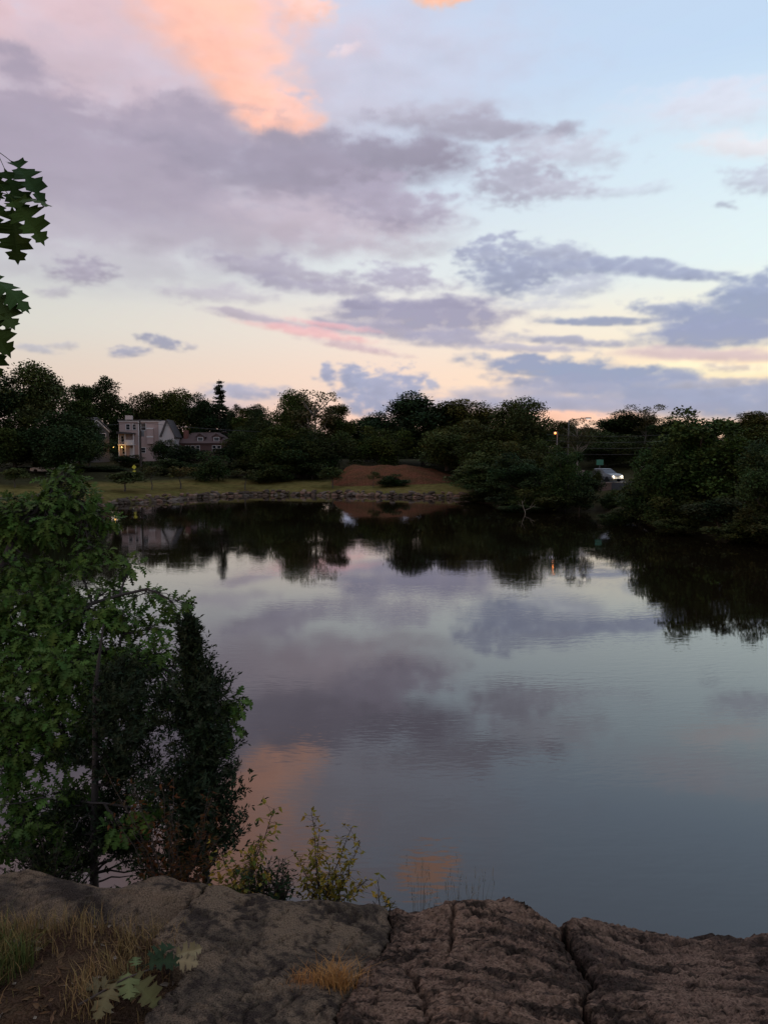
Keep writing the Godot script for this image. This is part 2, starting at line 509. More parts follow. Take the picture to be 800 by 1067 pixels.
func add_leaf(b: MB, at: Vector3, out_: Vector3, size: float, r: RandomNumberGenerator, col: Color) -> void:
	var dir := Vector3(r.randfn(), r.randfn() * 0.6 - 0.15, r.randfn())
	dir = (dir + out_ * 0.6).normalized()
	var side := dir.cross(Vector3(r.randfn(), 2.0 + r.randfn(), r.randfn())).normalized() * size * r.randf_range(0.26, 0.4)
	var tip := dir * size
	b.quad(at, at + tip * 0.5 + side, at + tip, at + tip * 0.5 - side, col)

func tree_proto(seed_: int, count: int, leaf: float, centre: Vector3, radii: Vector3, lobes: int, lobe: Vector2, base: Color, gap: float, height: float, trunk_r: float, bark: String) -> Array:
	# returns [trunk mesh, crown mesh, height, width]: lobes of leaves round the limb ends
	var r := RandomNumberGenerator.new()
	r.seed = seed_
	var b := MB.new()
	var t := MB.new()
	var spots := []
	for k in lobes:
		var dir := Vector3(r.randfn(), r.randfn() * 0.9 + 0.1, r.randfn()).normalized()
		var f := pow(r.randf(), 0.45)
		var size := r.randf_range(lobe.x, lobe.y) * (1.15 - 0.35 * f)
		spots.append([centre + dir * radii * f, size, leaf_colour(r, base, 0.28)])
	var total := 0.0
	for s in spots:
		total += s[1] * s[1]
	for s in spots:
		var n := int(count * s[1] * s[1] / total)
		var c: Vector3 = s[0]
		var sr: float = s[1]
		var sc: Color = s[2]
		for k in n:
			var dir := Vector3(r.randfn(), r.randfn() + 0.35, r.randfn()).normalized()
			var f := pow(r.randf(), 0.4)
			if r.randf() < 0.1:
				f = r.randf_range(1.0, 1.3)
			# gaps: whole sprays are missing
			if sin(dir.x * 7.0 + sr * 9.0) * sin(dir.y * 8.0 + c.x) * sin(dir.z * 7.0 + c.z) > 1.0 - gap:
				continue
			var p := c + dir * f * sr * Vector3(1.0, 0.8, 1.0)
			add_leaf(b, p, dir, leaf * r.randf_range(0.7, 1.4), r, leaf_colour(r, sc, 0.3))
	var top := centre.y + radii.y * 0.4
	var pts := PackedVector3Array()
	var rad := PackedFloat32Array()
	for k in 7:
		var f := k / 6.0
		pts.append(Vector3(r.randfn() * 0.12 * f, -0.4 + (top + 0.4) * f, r.randfn() * 0.12 * f))
		rad.append(trunk_r * (1.25 if k == 0 else 1.0) * (1.0 - 0.8 * f))
	t.tube(pts, rad, 8, Color.WHITE)
	for k in mini(spots.size(), 14):
		var e: Vector3 = spots[k][0]
		var y := clampf(e.y - radii.y * r.randf_range(0.35, 0.8), centre.y - radii.y * 0.9, top * 0.9)
		y = maxf(y, height * 0.08)
		var a := Vector3(0, y, 0)
		var mid := a.lerp(e, 0.5) + Vector3(r.randfn() * 0.2, -0.2, r.randfn() * 0.2)
		t.tube(PackedVector3Array([a, mid, e]), PackedFloat32Array([trunk_r * 0.42, trunk_r * 0.26, trunk_r * 0.08]), 5, Color.WHITE)
	return [t.rounded(material(bark, 0, 0, 0)), b.mesh(material("foliage", 1, 1, 1, 0.75, true)), height, radii.x * 2.0 + lobe.y * 1.3]

func conifer_proto() -> Array:
	var r := RandomNumberGenerator.new()
	r.seed = 5
	var b := MB.new()
	var t := MB.new()
	t.tube(PackedVector3Array([Vector3(0, -0.4, 0), Vector3(0, 8, 0), Vector3(0, 16, 0)]), PackedFloat32Array([0.3, 0.18, 0.03]), 7, Color.WHITE)
	var y := 4.0
	while y < 15.6:
		var reach := (16.2 - y) * 0.24 * r.randf_range(0.6, 1.2) + 0.2
		for k in 5:
			var a := r.randf() * TAU
			var dir := Vector3(cos(a), -0.12, sin(a))
			var e := Vector3(0, y, 0) + dir * reach
			t.tube(PackedVector3Array([Vector3(0, y, 0), e]), PackedFloat32Array([0.05, 0.015]), 4, Color.WHITE)
			var m := int(reach * 60) + 10
			for q in m:
				var f := sqrt(r.randf())
				add_leaf(b, Vector3(0, y, 0) + dir * reach * f + Vector3(r.randfn(), r.randfn() * 0.6 - 0.5, r.randfn()) * 0.18, dir, 0.32, r, leaf_colour(r, Color(0.03, 0.045, 0.028)))
		y += r.randf_range(0.35, 0.8)
	return [t.rounded(material("bark", 0, 0, 0)), b.mesh(material("foliage", 1, 1, 1)), 16.2, 5.0]

func plant(row: Array, protos: Dictionary, category: String, group: String) -> Node3D:
	var p: Array = protos[row[6]]
	var x: float = row[2]
	var z: float = row[3]
	var y := maxf(ground_height(x, z), 0.05)
	var o := thing(row[0], row[1], category, Vector3(x, y - 0.1, z), rng.randf() * TAU, group)
	var size: AABB = (p[1] as ArrayMesh).get_aabb()
	var tall: float = (row[4] - y + 0.1) / (size.end.y * 0.94)
	var wide: float = row[5] / (size.size.x * 0.92)
	part("trunk", p[0], o).scale = Vector3(wide, tall, wide)
	var crown := part("crown", p[1], o)
	crown.scale = Vector3(wide, tall, wide)
	# no two neighbours quite the same green
	var shade := rng.randi() % 6
	if shade > 0:
		var key := "foliage_%d" % shade
		if not mats.has(key):
			var m: StandardMaterial3D = mats["foliage"].duplicate()
			m.resource_name = key
			m.albedo_color = ([Color.WHITE, lin(1.0, 0.92, 0.65), lin(0.62, 0.72, 0.75), lin(0.9, 1.0, 0.8), lin(0.8, 0.7, 0.55), lin(0.75, 0.85, 0.7)] as Array)[shade]
			mats[key] = m
		crown.set_surface_override_material(0, mats[key])
	return o

# ---------------------------------------------------------------- leaves close by

func oak_leaf(b: MB, xf: Transform3D, curl: float, fold: float, col: Color, plain := false) -> void:
	# a red oak leaf one unit long: stalk, bristle-tipped lobes, a fold along the midrib
	var half := [Vector2(0.0, 0.0), Vector2(0.1, 0.035), Vector2(0.14, 0.14), Vector2(0.13, 0.24), Vector2(0.19, 0.22), Vector2(0.23, 0.29), Vector2(0.25, 0.16), Vector2(0.27, 0.04), Vector2(0.34, 0.15), Vector2(0.38, 0.33), Vector2(0.43, 0.28), Vector2(0.51, 0.4), Vector2(0.5, 0.22), Vector2(0.48, 0.045), Vector2(0.57, 0.13), Vector2(0.62, 0.3), Vector2(0.67, 0.24), Vector2(0.77, 0.31), Vector2(0.73, 0.13), Vector2(0.7, 0.04), Vector2(0.79, 0.08), Vector2(0.83, 0.19), Vector2(0.89, 0.13), Vector2(0.93, 0.15), Vector2(0.92, 0.05), Vector2(1.0, 0.0)]
	if plain:
		half = [Vector2(0.0, 0.0), Vector2(0.18, 0.25), Vector2(0.27, 0.05), Vector2(0.45, 0.38), Vector2(0.48, 0.05), Vector2(0.7, 0.3), Vector2(0.71, 0.05), Vector2(0.88, 0.16), Vector2(1.0, 0.0)]
	var mids := PackedVector3Array()
	for q in half.size():
		var t: float = half[q].x
		mids.append(Vector3(t, -curl * t * t, 0))
	for s in [-1.0, 1.0]:
		for q in half.size() - 1:
			var a: Vector2 = half[q]
			var d: Vector2 = half[q + 1]
			var pa := mids[q] + Vector3(0, a.y * fold - a.y * a.y * curl + 0.16 * a.y * sin(a.x * 11.0 + s * 2.0 + curl * 30.0), a.y * s)
			var pd := mids[q + 1] + Vector3(0, d.y * fold - d.y * d.y * curl + 0.16 * d.y * sin(d.x * 11.0 + s * 2.0 + curl * 30.0), d.y * s)
			b.quad(xf * mids[q], xf * pa, xf * pd, xf * mids[q + 1], col)
			if not plain:
				var last := b.c.size()
				b.c[last - 4] = col * 1.3      # paler along the midrib
				b.c[last - 1] = col * 1.3
	b.tube(PackedVector3Array([xf * Vector3(-0.32, 0.03, 0), xf * Vector3(-0.12, 0.02, 0), xf * Vector3(0.1, 0.004, 0)]), PackedFloat32Array([0.0014, 0.0012, 0.0011]), 3, col)

func frame_for(at: Vector3, dir: Vector3, up: Vector3, size: float) -> Transform3D:
	var x := dir.normalized()
	var z := x.cross(up).normalized()
	var y := z.cross(x).normalized()
	return Transform3D(Basis(x * size, y * size, z * size), at)

func bough(from: Vector3, to: Vector3, r0: float, r1: float, sag: float, b: MB, r: RandomNumberGenerator, sides := 5) -> PackedVector3Array:
	var pts := PackedVector3Array()
	var rad := PackedFloat32Array()
	var len := from.distance_to(to)
	var n := 6
	for k in n + 1:
		var f := float(k) / n
		var wob := Vector3(r.randfn(), r.randfn(), r.randfn()) * len * 0.02 * sin(f * PI)
		pts.append(from.lerp(to, f) + Vector3(0, sag * len * sin(f * PI), 0) + wob)
		rad.append(lerpf(r0, r1, f))
	b.tube(pts, rad, sides, Color.WHITE)
	return pts

func make_oak() -> void:
	var clumps := [
		[-2.90, 4.68, -7.00, 0.226, 0.130],
		[-2.80, 4.51, -6.90, 0.325, 0.188],
		[-2.47, 4.36, -6.80, 0.152, 0.084],
		[-2.94, 4.33, -6.70, 0.382, 0.216],
		[-3.14, 4.38, -6.60, 0.246, 0.213],
		[-2.53, 4.10, -6.60, 0.164, 0.106],
		[-2.14, 3.98, -6.50, 0.177, 0.097],
		[-2.54, 3.96, -6.40, 0.159, 0.079],
		[-2.97, 3.94, -6.50, 0.210, 0.113],
		[-3.09, 4.00, -6.30, 0.156, 0.141],
		[-2.31, 3.77, -6.40, 0.175, 0.103],
		[-1.97, 3.76, -6.30, 0.156, 0.078],
		[-1.71, 3.71, -6.20, 0.154, 0.085],
		[-2.84, 3.77, -6.20, 0.323, 0.169],
		[-2.42, 3.62, -6.10, 0.348, 0.167],
		[-2.70, 3.47, -6.00, 0.342, 0.194],
		[-2.08, 3.59, -6.10, 0.197, 0.136],
		[-1.84, 3.51, -6.10, 0.136, 0.091],
		[-2.25, 3.32, -6.00, 0.342, 0.194],
		[-2.69, 3.28, -5.80, 0.317, 0.201],
		[-1.92, 3.34, -5.90, 0.176, 0.132],
		[-2.36, 3.15, -5.70, 0.240, 0.156],
		[-2.63, 3.08, -5.50, 0.259, 0.177],
		[-2.35, 3.00, -5.40, 0.201, 0.147],
		[-2.09, 3.12, -5.70, 0.212, 0.141],
		[-2.61, 2.89, -5.30, 0.171, 0.105],
		[-2.52, 2.56, -5.20, 0.142, 0.071],
		[-2.27, 2.55, -5.20, 0.142, 0.077],
		[-2.13, 2.53, -5.30, 0.118, 0.066],
		[-2.48, 2.38, -5.10, 0.152, 0.076],
		[-2.27, 2.36, -5.20, 0.129, 0.065],
		[-1.57, 2.59, -4.90, 0.109, 0.061],
		[-1.79, 2.43, -5.00, 0.112, 0.062],
		[-1.75, 3.36, -5.90, 0.132, 0.102],
		[-1.68, 3.16, -5.90, 0.102, 0.088],
		[-2.64, 3.67, -6.20, 0.308, 0.154],
		[-2.05, 3.12, -5.90, 0.220, 0.146],
		[-2.18, 2.90, -5.60, 0.195, 0.139],
		[-1.93, 2.92, -5.90, 0.161, 0.117],
		[-2.01, 2.71, -5.50, 0.136, 0.096],
		[-3.16, 3.67, -6.20, 0.231, 0.308],
		[-3.03, 3.28, -5.90, 0.220, 0.293],
		[-3.27, 4.26, -6.60, 0.213, 0.213],
		[-2.40, 3.37, -5.60, 0.278, 0.181],
		[-2.81, 2.97, -5.50, 0.177, 0.205],
		[-2.47, 2.72, -5.40, 0.174, 0.080],
		[-2.66, 2.26, -5.20, 0.129, 0.103],
		[-2.60, 2.95, -5.40, 0.228, 0.121],
		[-2.30, 2.78, -5.40, 0.174, 0.080],
		[-2.72, 2.69, -5.30, 0.158, 0.118],
		[-2.54, 2.28, -5.10, 0.152, 0.089],
		[-2.46, 2.38, -5.20, 0.168, 0.090],
		[-2.20, 2.20, -5.20, 0.142, 0.065],
		[-1.11, 3.12, -5.50, 0.109, 0.082],
		[-1.17, 2.95, -5.50, 0.123, 0.089],
		[-1.23, 2.80, -5.50, 0.096, 0.068],
		[-1.30, 3.24, -5.60, 0.083, 0.056],
	]
	var r := RandomNumberGenerator.new()
	r.seed = 23
	var foot := Vector3(-3.55, 1.5, -6.0)
	foot.y = ground_height(foot.x, foot.z) - 0.1
	var o := thing("oak_tree", "leafy young oak with pointed lobed leaves leaning out over the water beside the ledge", "tree", foot)
	var wood := MB.new()
	var stem := PackedVector3Array([Vector3(-3.55, foot.y, -6.0), Vector3(-3.5, 2.3, -6.05), Vector3(-3.38, 3.0, -6.2), Vector3(-3.3, 3.6, -6.35), Vector3(-3.15, 4.15, -6.5), Vector3(-2.95, 4.5, -6.7)])
	wood.tube(stem, PackedFloat32Array([0.085, 0.07, 0.058, 0.045, 0.03, 0.014]), 8, Color.WHITE)
	var leaf_mat := material("oak_leaf", 1, 1, 1, 0.5, true)
	leaf_mat.metallic_specular = 0.13
	leaf_mat.backlight = Color(0.35, 0.35, 0.35)
	var leaves := []
	var twigs := MB.new()
	# boughs: stout ones first, each clump hangs on the nearest wood so far
	var nodes := []
	for p in stem:
		nodes.append(p)
	for ends in [[Vector3(-3.45, 2.45, -6.0), Vector3(-2.3, 2.8, -5.5), 0.03], [Vector3(-3.35, 2.9, -6.1), Vector3(-2.2, 3.4, -5.9), 0.028], [Vector3(-3.3, 3.3, -6.2), Vector3(-1.95, 3.8, -6.3), 0.025], [Vector3(-3.48, 2.3, -6.0), Vector3(-2.3, 2.3, -5.2), 0.025], [Vector3(-2.2, 3.4, -5.9), Vector3(-1.4, 2.95, -6.35), 0.014]]:
		for p in bough(ends[0], ends[1], ends[2], ends[2] * 0.4, 0.05, wood, r, 6):
			nodes.append(p)
	var cam := Vector3(0, 4.9, 0)
	for c in clumps:
		var at := Vector3(c[0], c[1], c[2])
		var best: Vector3 = nodes[0]
		for p in nodes:
			if p.distance_squared_to(at) < best.distance_squared_to(at):
				best = p
		var arm := bough(best, at, 0.011, 0.004, 0.03, wood, r, 4)
		nodes.append(arm[3])
		var sx: float = c[3]
		var sy: float = c[4]
		var n := maxi(3, int(sx * sy * PI * 330.0))
		for k in n:
			var dir := Vector3(r.randfn(), r.randfn(), r.randfn()).normalized() * pow(r.randf(), 0.4)
			var e := at + dir * Vector3(sx, sy, minf(sx, 0.3))
			bough(arm[2 + r.randi() % 5], e, 0.004, 0.002, 0.02, twigs, r, 3)
			var along := (e - at + Vector3(0.02, 0.03, 0.02)).normalized()
			for q in r.randi_range(4, 7):
				var ang := TAU * q / 5.0 + r.randf()
				var side := along.cross(Vector3.UP).normalized()
				var lift := along.cross(side)
				var d := along * r.randf_range(0.2, 0.9) + (side * cos(ang) + lift * sin(ang)) * r.randf_range(0.5, 1.0) + Vector3(0, -0.35, 0)
				var size := r.randf_range(0.055, 0.11)
				var up := Vector3(r.randfn() * 0.4, 1.0, r.randfn() * 0.4 + 0.25)
				d = d.normalized()
				var base := e + d * size * 0.32 - along * r.randf_range(0.0, 0.06)
				leaves.append([base, d, up, size, r.randf_range(0.05, 0.4), r.randf_range(0.0, 0.35), leaf_colour(r, Color(0.05, 0.088, 0.021), 0.3), base.distance_squared_to(cam) - size * 60.0 - e.distance_to(at) * 4.0])
	part("trunk", wood.rounded(material("dark_bark", 0, 0, 0)), o).position = -foot
	part("twigs", twigs.rounded(material("dark_bark", 0, 0, 0)), o).position = -foot
	o.get_node("twigs").set_meta("kind", "stuff")
	leaves.sort_custom(func(a, b): return a[7] < b[7])
	var rest := MB.new()
	for k in leaves.size():
		var l: Array = leaves[k]
		if k < 300:
			var b := MB.new()
			oak_leaf(b, frame_for(Vector3.ZERO, l[1], l[2], l[3]), l[4], l[5], l[6])
			part("leaf", b.mesh(leaf_mat), o).position = l[0] - foot
		else:
			oak_leaf(rest, frame_for(l[0], l[1], l[2], l[3]), l[4], l[5], l[6], true)
	var m := part("foliage", rest.mesh(leaf_mat), o)
	m.position = -foot
	m.set_meta("kind", "stuff")
	print("oak leaves ", leaves.size())

func make_hanging_oak() -> void:
	var r := RandomNumberGenerator.new()
	r.seed = 61
	var foot := Vector3(-3.6, 2.6, -1.9)
	var o := thing("oak_tree", "oak whose big dark leaves hang into the sky at the left edge", "tree", foot)
	var wood := MB.new()
	wood.tube(PackedVector3Array([Vector3(-3.6, 2.4, -1.9), Vector3(-3.55, 4.0, -1.9), Vector3(-3.6, 5.6, -2.0), Vector3(-3.7, 7.6, -2.0)]), PackedFloat32Array([0.24, 0.18, 0.16, 0.08]), 10, Color.WHITE)
	bough(Vector3(-3.57, 5.4, -2.0), Vector3(-1.9, 6.08, -2.35), 0.06, 0.016, 0.06, wood, r, 6)
	bough(Vector3(-2.4, 5.98, -2.25), Vector3(-1.16, 5.82, -2.4), 0.014, 0.004, 0.05, wood, r, 5)
	bough(Vector3(-2.7, 5.86, -2.2), Vector3(-1.2, 5.48, -2.42), 0.012, 0.004, 0.04, wood, r, 5)
	part("trunk", wood.rounded(material("dark_bark", 0, 0, 0)), o).position = -foot
	var leaf_mat := material("oak_leaf", 1, 1, 1)
	# base of the blade, where it points, what it faces, length
	var set_ := [
		[Vector3(-1.125, 5.875, -2.4), Vector3(0.75, -0.5, 0.1), Vector3(0.35, 0.65, 0.5), 0.145],
		[Vector3(-1.150, 5.86, -2.42), Vector3(0.42, -0.85, 0.1), Vector3(0.5, 0.3, 0.75), 0.15],
		[Vector3(-1.115, 5.77, -2.4), Vector3(0.75, -0.12, 0.15), Vector3(0.1, 0.9, 0.3), 0.13],
		[Vector3(-1.115, 5.76, -2.38), Vector3(0.62, -0.7, 0.05), Vector3(0.4, 0.4, 0.85), 0.155],
		[Vector3(-1.125, 5.745, -2.41), Vector3(0.08, -1.0, 0.1), Vector3(0.3, 0.1, 0.9), 0.165],
		[Vector3(-1.180, 5.8, -2.39), Vector3(0.0, -1.0, 0.15), Vector3(0.5, 0.1, 0.7), 0.15],
		[Vector3(-1.190, 5.87, -2.36), Vector3(0.15, -0.9, -0.1), Vector3(0.8, 0.2, 0.5), 0.15],
		[Vector3(-1.170, 5.54, -2.42), Vector3(0.85, -0.35, 0.1), Vector3(0.3, 0.7, 0.6), 0.15],
		[Vector3(-1.180, 5.52, -2.42), Vector3(0.6, -0.8, 0.05), Vector3(0.5, 0.4, 0.8), 0.17],
		[Vector3(-1.190, 5.44, -2.4), Vector3(0.6, -0.65, 0.1), Vector3(0.4, 0.45, 0.8), 0.16],
		[Vector3(-1.190, 5.4, -2.42), Vector3(0.35, -0.95, 0.1), Vector3(0.6, 0.2, 0.8), 0.17],
		[Vector3(-1.200, 5.36, -2.38), Vector3(0.1, -1.0, 0.1), Vector3(0.5, 0.1, 0.8), 0.16],
		[Vector3(-1.220, 5.5, -2.4), Vector3(0.1, -1.0, -0.1), Vector3(0.7, 0.1, 0.6), 0.17],
		[Vector3(-1.260, 5.56, -2.4), Vector3(-0.2, -0.9, 0.2), Vector3(0.3, 0.3, 0.8), 0.15],
		[Vector3(-1.250, 5.42, -2.45), Vector3(0.3, -0.9, -0.2), Vector3(0.6, 0.3, 0.6), 0.16],
	]
	for l in set_:
		var b := MB.new()
		oak_leaf(b, frame_for(Vector3.ZERO, l[1], l[2], l[3]), r.randf_range(0.1, 0.55), r.randf_range(-0.1, 0.6), leaf_colour(r, Color(0.034, 0.06, 0.018), 0.3))
		part("leaf", b.mesh(leaf_mat), o).position = l[0] - foot - Vector3(0.0 if l[0].y > 5.6 else 0.05, 0.06, 0)

func make_cedar() -> void:
	var tips := PackedVector3Array([
		Vector3(-1.34, 3.77, -5.20), Vector3(-1.36, 3.66, -5.20), Vector3(-1.32, 3.58, -5.20), Vector3(-1.30, 3.43, -5.30), Vector3(-1.19, 3.30, -5.30), Vector3(-1.22, 3.15, -5.20), Vector3(-1.11, 2.99, -5.20), Vector3(-1.15, 2.80, -5.20), Vector3(-1.05, 2.70, -5.10), Vector3(-1.09, 2.51, -5.10), Vector3(-1.00, 2.41, -5.00), Vector3(-1.22, 2.67, -4.90), Vector3(-1.33, 2.88, -5.00), Vector3(-1.45, 3.11, -5.10), Vector3(-1.54, 3.24, -5.20), Vector3(-1.34, 3.71, -5.20), Vector3(-1.34, 3.51, -5.20), Vector3(-1.24, 3.32, -5.10), Vector3(-2.22, 2.83, -5.30), Vector3(-1.23, 3.04, -5.10), Vector3(-1.30, 2.69, -5.00), Vector3(-1.62, 3.05, -4.90), Vector3(-1.53, 2.78, -4.80), Vector3(-1.32, 2.53, -4.80), Vector3(-1.16, 2.38, -4.90), Vector3(-2.25, 2.46, -5.20), Vector3(-2.36, 2.26, -5.20), Vector3(-2.58, 2.13, -5.30), Vector3(-2.25, 2.12, -5.20), Vector3(-1.83, 2.24, -5.10), Vector3(-1.60, 2.26, -5.00), Vector3(-1.39, 2.28, -4.90), Vector3(-2.43, 2.09, -5.20), Vector3(-1.22, 2.25, -4.90), Vector3(-1.95, 3.04, -5.30), Vector3(-1.84, 3.39, -5.50), Vector3(-1.70, 3.32, -5.40), Vector3(-1.82, 2.80, -5.20), Vector3(-1.59, 2.80, -5.20), Vector3(-1.60, 2.38, -5.10), Vector3(-1.89, 2.42, -5.30), Vector3(-2.17, 2.28, -5.30), Vector3(-1.46, 2.58, -5.10), Vector3(-1.34, 2.49, -5.00), Vector3(-1.74, 3.28, -5.30), Vector3(-2.00, 3.18, -5.50), Vector3(-1.62, 3.04, -5.30), Vector3(-1.71, 3.27, -5.00), Vector3(-1.62, 2.37, -5.40), Vector3(-1.26, 3.15, -5.50), Vector3(-1.39, 2.97, -5.50), Vector3(-1.46, 3.18, -5.40), Vector3(-1.30, 3.37, -5.20), Vector3(-1.99, 2.53, -5.60), Vector3(-1.33, 2.58, -5.50), Vector3(-1.77, 2.90, -5.60)
	])
	var r := RandomNumberGenerator.new()
	r.seed = 77
	var foot := Vector3(-2.03, 1.4, -5.2)
	foot.y = ground_height(foot.x, foot.z) - 0.1
	var o := thing("cedar_tree", "dark scaly-leaved cedar with a thin upright trunk rising behind the ledge", "tree", foot)
	var wood := MB.new()
	var stem := PackedVector3Array([Vector3(-2.03, foot.y, -5.2), Vector3(-2.03, 2.1, -5.2), Vector3(-2.0, 2.7, -5.2), Vector3(-1.99, 3.3, -5.22), Vector3(-1.93, 3.75, -5.25)])
	wood.tube(stem, PackedFloat32Array([0.034, 0.029, 0.023, 0.015, 0.005]), 8, Color.WHITE)
	var second := PackedVector3Array([Vector3(-1.22, foot.y - 0.2, -5.2), Vector3(-1.25, 2.2, -5.2), Vector3(-1.29, 2.9, -5.2), Vector3(-1.31, 3.4, -5.2), Vector3(-1.32, 3.8, -5.2)])
	wood.tube(second, PackedFloat32Array([0.032, 0.026, 0.018, 0.01, 0.003]), 7, Color.WHITE)
	for k in 26:
		var y := r.randf_range(1.75, 2.6)
		var a := r.randf() * TAU
		bough(Vector3(-2.03, y, -5.2), Vector3(-2.03 + cos(a) * r.randf_range(0.25, 0.75), y + r.randf_range(-0.1, 0.25), -5.2 + sin(a) * 0.4), 0.008, 0.002, 0.05, wood, r, 4)
	var leaf := MB.new()
	for t in tips:
		var near_second := t.x > -1.55
		var away := Vector2(t.x - (-1.29 if near_second else foot.x), t.z - foot.z).length()
		var y := clampf(t.y - away * r.randf_range(-0.1, 0.7), 1.7, 3.7)
		if near_second:
			y = minf(y, t.y - 0.12)
		var root := Vector3(-1.28 if near_second else lerpf(-2.03, -1.99, (y - 1.7) / 1.6), y, -5.2)
		var arm := bough(root, t, 0.014, 0.003, -0.06, wood, r, 5)
		for k in 150:
			var f := pow(r.randf(), 0.55)
			var q := int(f * 5.99)
			var p := arm[q].lerp(arm[q + 1], f * 6.0 - q)
			if f > 0.5:
				p += Vector3(r.randfn(), r.randfn() * 0.9, r.randfn()) * (0.06 if t.y < 3.5 else 0.028)
			var dir := ((arm[6] - arm[0]).normalized() * 0.5 + Vector3(r.randfn() * 0.8, r.randfn() * 0.6 + 0.7, r.randfn() * 0.8)).normalized()
			var len := r.randf_range(0.05, 0.16) * (1.15 - 0.5 * f) * (1.0 if t.y < 3.5 else 0.6)
			var col := leaf_colour(r, Color(0.026, 0.036, 0.02), 0.35)
			# a spray: a fine twig feathered with scale leaves
			for s in 9:
				var g := (s + 1) / 9.0
				var at := p + dir * len * g
				var side := dir.cross(Vector3(r.randfn(), r.randfn(), r.randfn())).normalized()
				var tip := at + (dir * 0.8 + side * 0.75) * 0.03
				var wide := dir.cross(side) * 0.006
				leaf.quad(at, at.lerp(tip, 0.5) + wide, tip, at.lerp(tip, 0.5) - wide, col)
	part("trunk", wood.rounded(material("dark_bark", 0, 0, 0)), o).position = -foot
	var m := part("foliage", leaf.mesh(material("foliage", 1, 1, 1)), o)
	m.position = -foot
	m.set_meta("kind", "stuff")

func leafy_shrub(called: String, label: String, foot: Vector3, stems: Array, leaf: float, per: int, tint: Array, narrow: float, seed_: int) -> void:
	# thin stems with small pointed leaves all along
	var r := RandomNumberGenerator.new()
	r.seed = seed_
	var o := thing(called, label, "shrub", foot)
	var wood := MB.new()
	var fol := MB.new()
	for e in stems:
		var arm := bough(Vector3(r.randfn() * 0.02, 0, r.randfn() * 0.02), e, 0.004, 0.0012, r.randf_range(-0.05, 0.05), wood, r, 4)
		for k in per:
			var f := 0.2 + 0.8 * float(k) / per
			var q := mini(int(f * 6.0), 5)
			var p := arm[q].lerp(arm[q + 1], f * 6.0 - q)
			var off := Vector3(r.randfn(), r.randfn() * 0.6, r.randfn()) * 0.028
			wood.tube(PackedVector3Array([p, p + off]), PackedFloat32Array([0.001, 0.0006]), 3, Color.WHITE)
			for g in 2:
				var dir := (off * 20.0 + Vector3(r.randfn(), r.randfn() * 0.6 - 0.2, r.randfn())).normalized()
				var side := dir.cross(Vector3(r.randfn() * 0.5, 1, r.randfn() * 0.5)).normalized()
				var fold := dir.cross(side) * leaf * 0.1
				var len := leaf * r.randf_range(0.7, 1.2)
				var w := side * len * narrow
				var at := p + off
				var col: Color = (tint[0] as Color).lerp(tint[1], r.randf())
				col = leaf_colour(r, col, 0.2)
				var drop := Vector3(0, -len * 0.12, 0)
				fol.quad(at, at + dir * len * 0.35 + w + fold, at + dir * len + drop, at + dir * len * 0.5, col)
				fol.quad(at, at + dir * len * 0.5, at + dir * len + drop, at + dir * len * 0.35 - w + fold, col)
	material("shrub_leaf", 1, 1, 1, 0.6, true).metallic_specular = 0.12
	part("stems", wood.rounded(material("shrub_bark", 0, 0, 0)), o).set_meta("kind", "stuff")
	part("foliage", fol.mesh(material("shrub_leaf", 1, 1, 1, 0.6, true)), o).set_meta("kind", "stuff")

func blade(b: MB, at: Vector3, lean: Vector3, len: float, w: float, col: Color) -> void:
	var side := lean.cross(Vector3.UP).normalized() * w
	if side.length_squared() < 1e-9:
		side = Vector3(w, 0, 0)
	var p1 := at + Vector3(0, len * 0.55, 0) + lean * len * 0.2
	var p2 := at + Vector3(0, len * 0.85, 0) + lean * len * 0.65
	b.quad(at - side, at + side, p1 + side * 0.7, p1 - side * 0.7, col)
	b.tri(p1 - side * 0.7, p1 + side * 0.7, p2, col)

# ---------------------------------------------------------------- ledge

var rock_a := FastNoiseLite.new()
var rock_b := FastNoiseLite.new()
var rock_c := FastNoiseLite.new()
var rock_d := FastNoiseLite.new()

func along(pts: Array, z: float) -> float:      # x of a joint in the rock at a depth
	if z >= pts[0].y:
		return pts[0].x
	for k in pts.size() - 1:
		if z >= pts[k + 1].y:
			return lerpf(pts[k].x, pts[k + 1].x, (z - pts[k].y) / (pts[k + 1].y - pts[k].y))
	return pts[pts.size() - 1].x

func rim_height(x: float) -> float:
	var xs := [-3.4, -1.6, -0.8, -0.4, -0.1, 0.05, 0.3, 0.58, 0.72, 0.78, 1.1, 1.6, 3.4]
	var ys := [3.1, 3.19, 3.18, 3.12, 3.05, 3.03, 3.06, 3.03, 2.99, 3.01, 2.95, 2.93, 2.8]
	for k in xs.size() - 1:
		if x <= xs[k + 1]:
			return lerpf(ys[k], ys[k + 1], smoothstep(0.0, 1.0, (x - xs[k]) / (xs[k + 1] - xs[k])))
	return 2.8

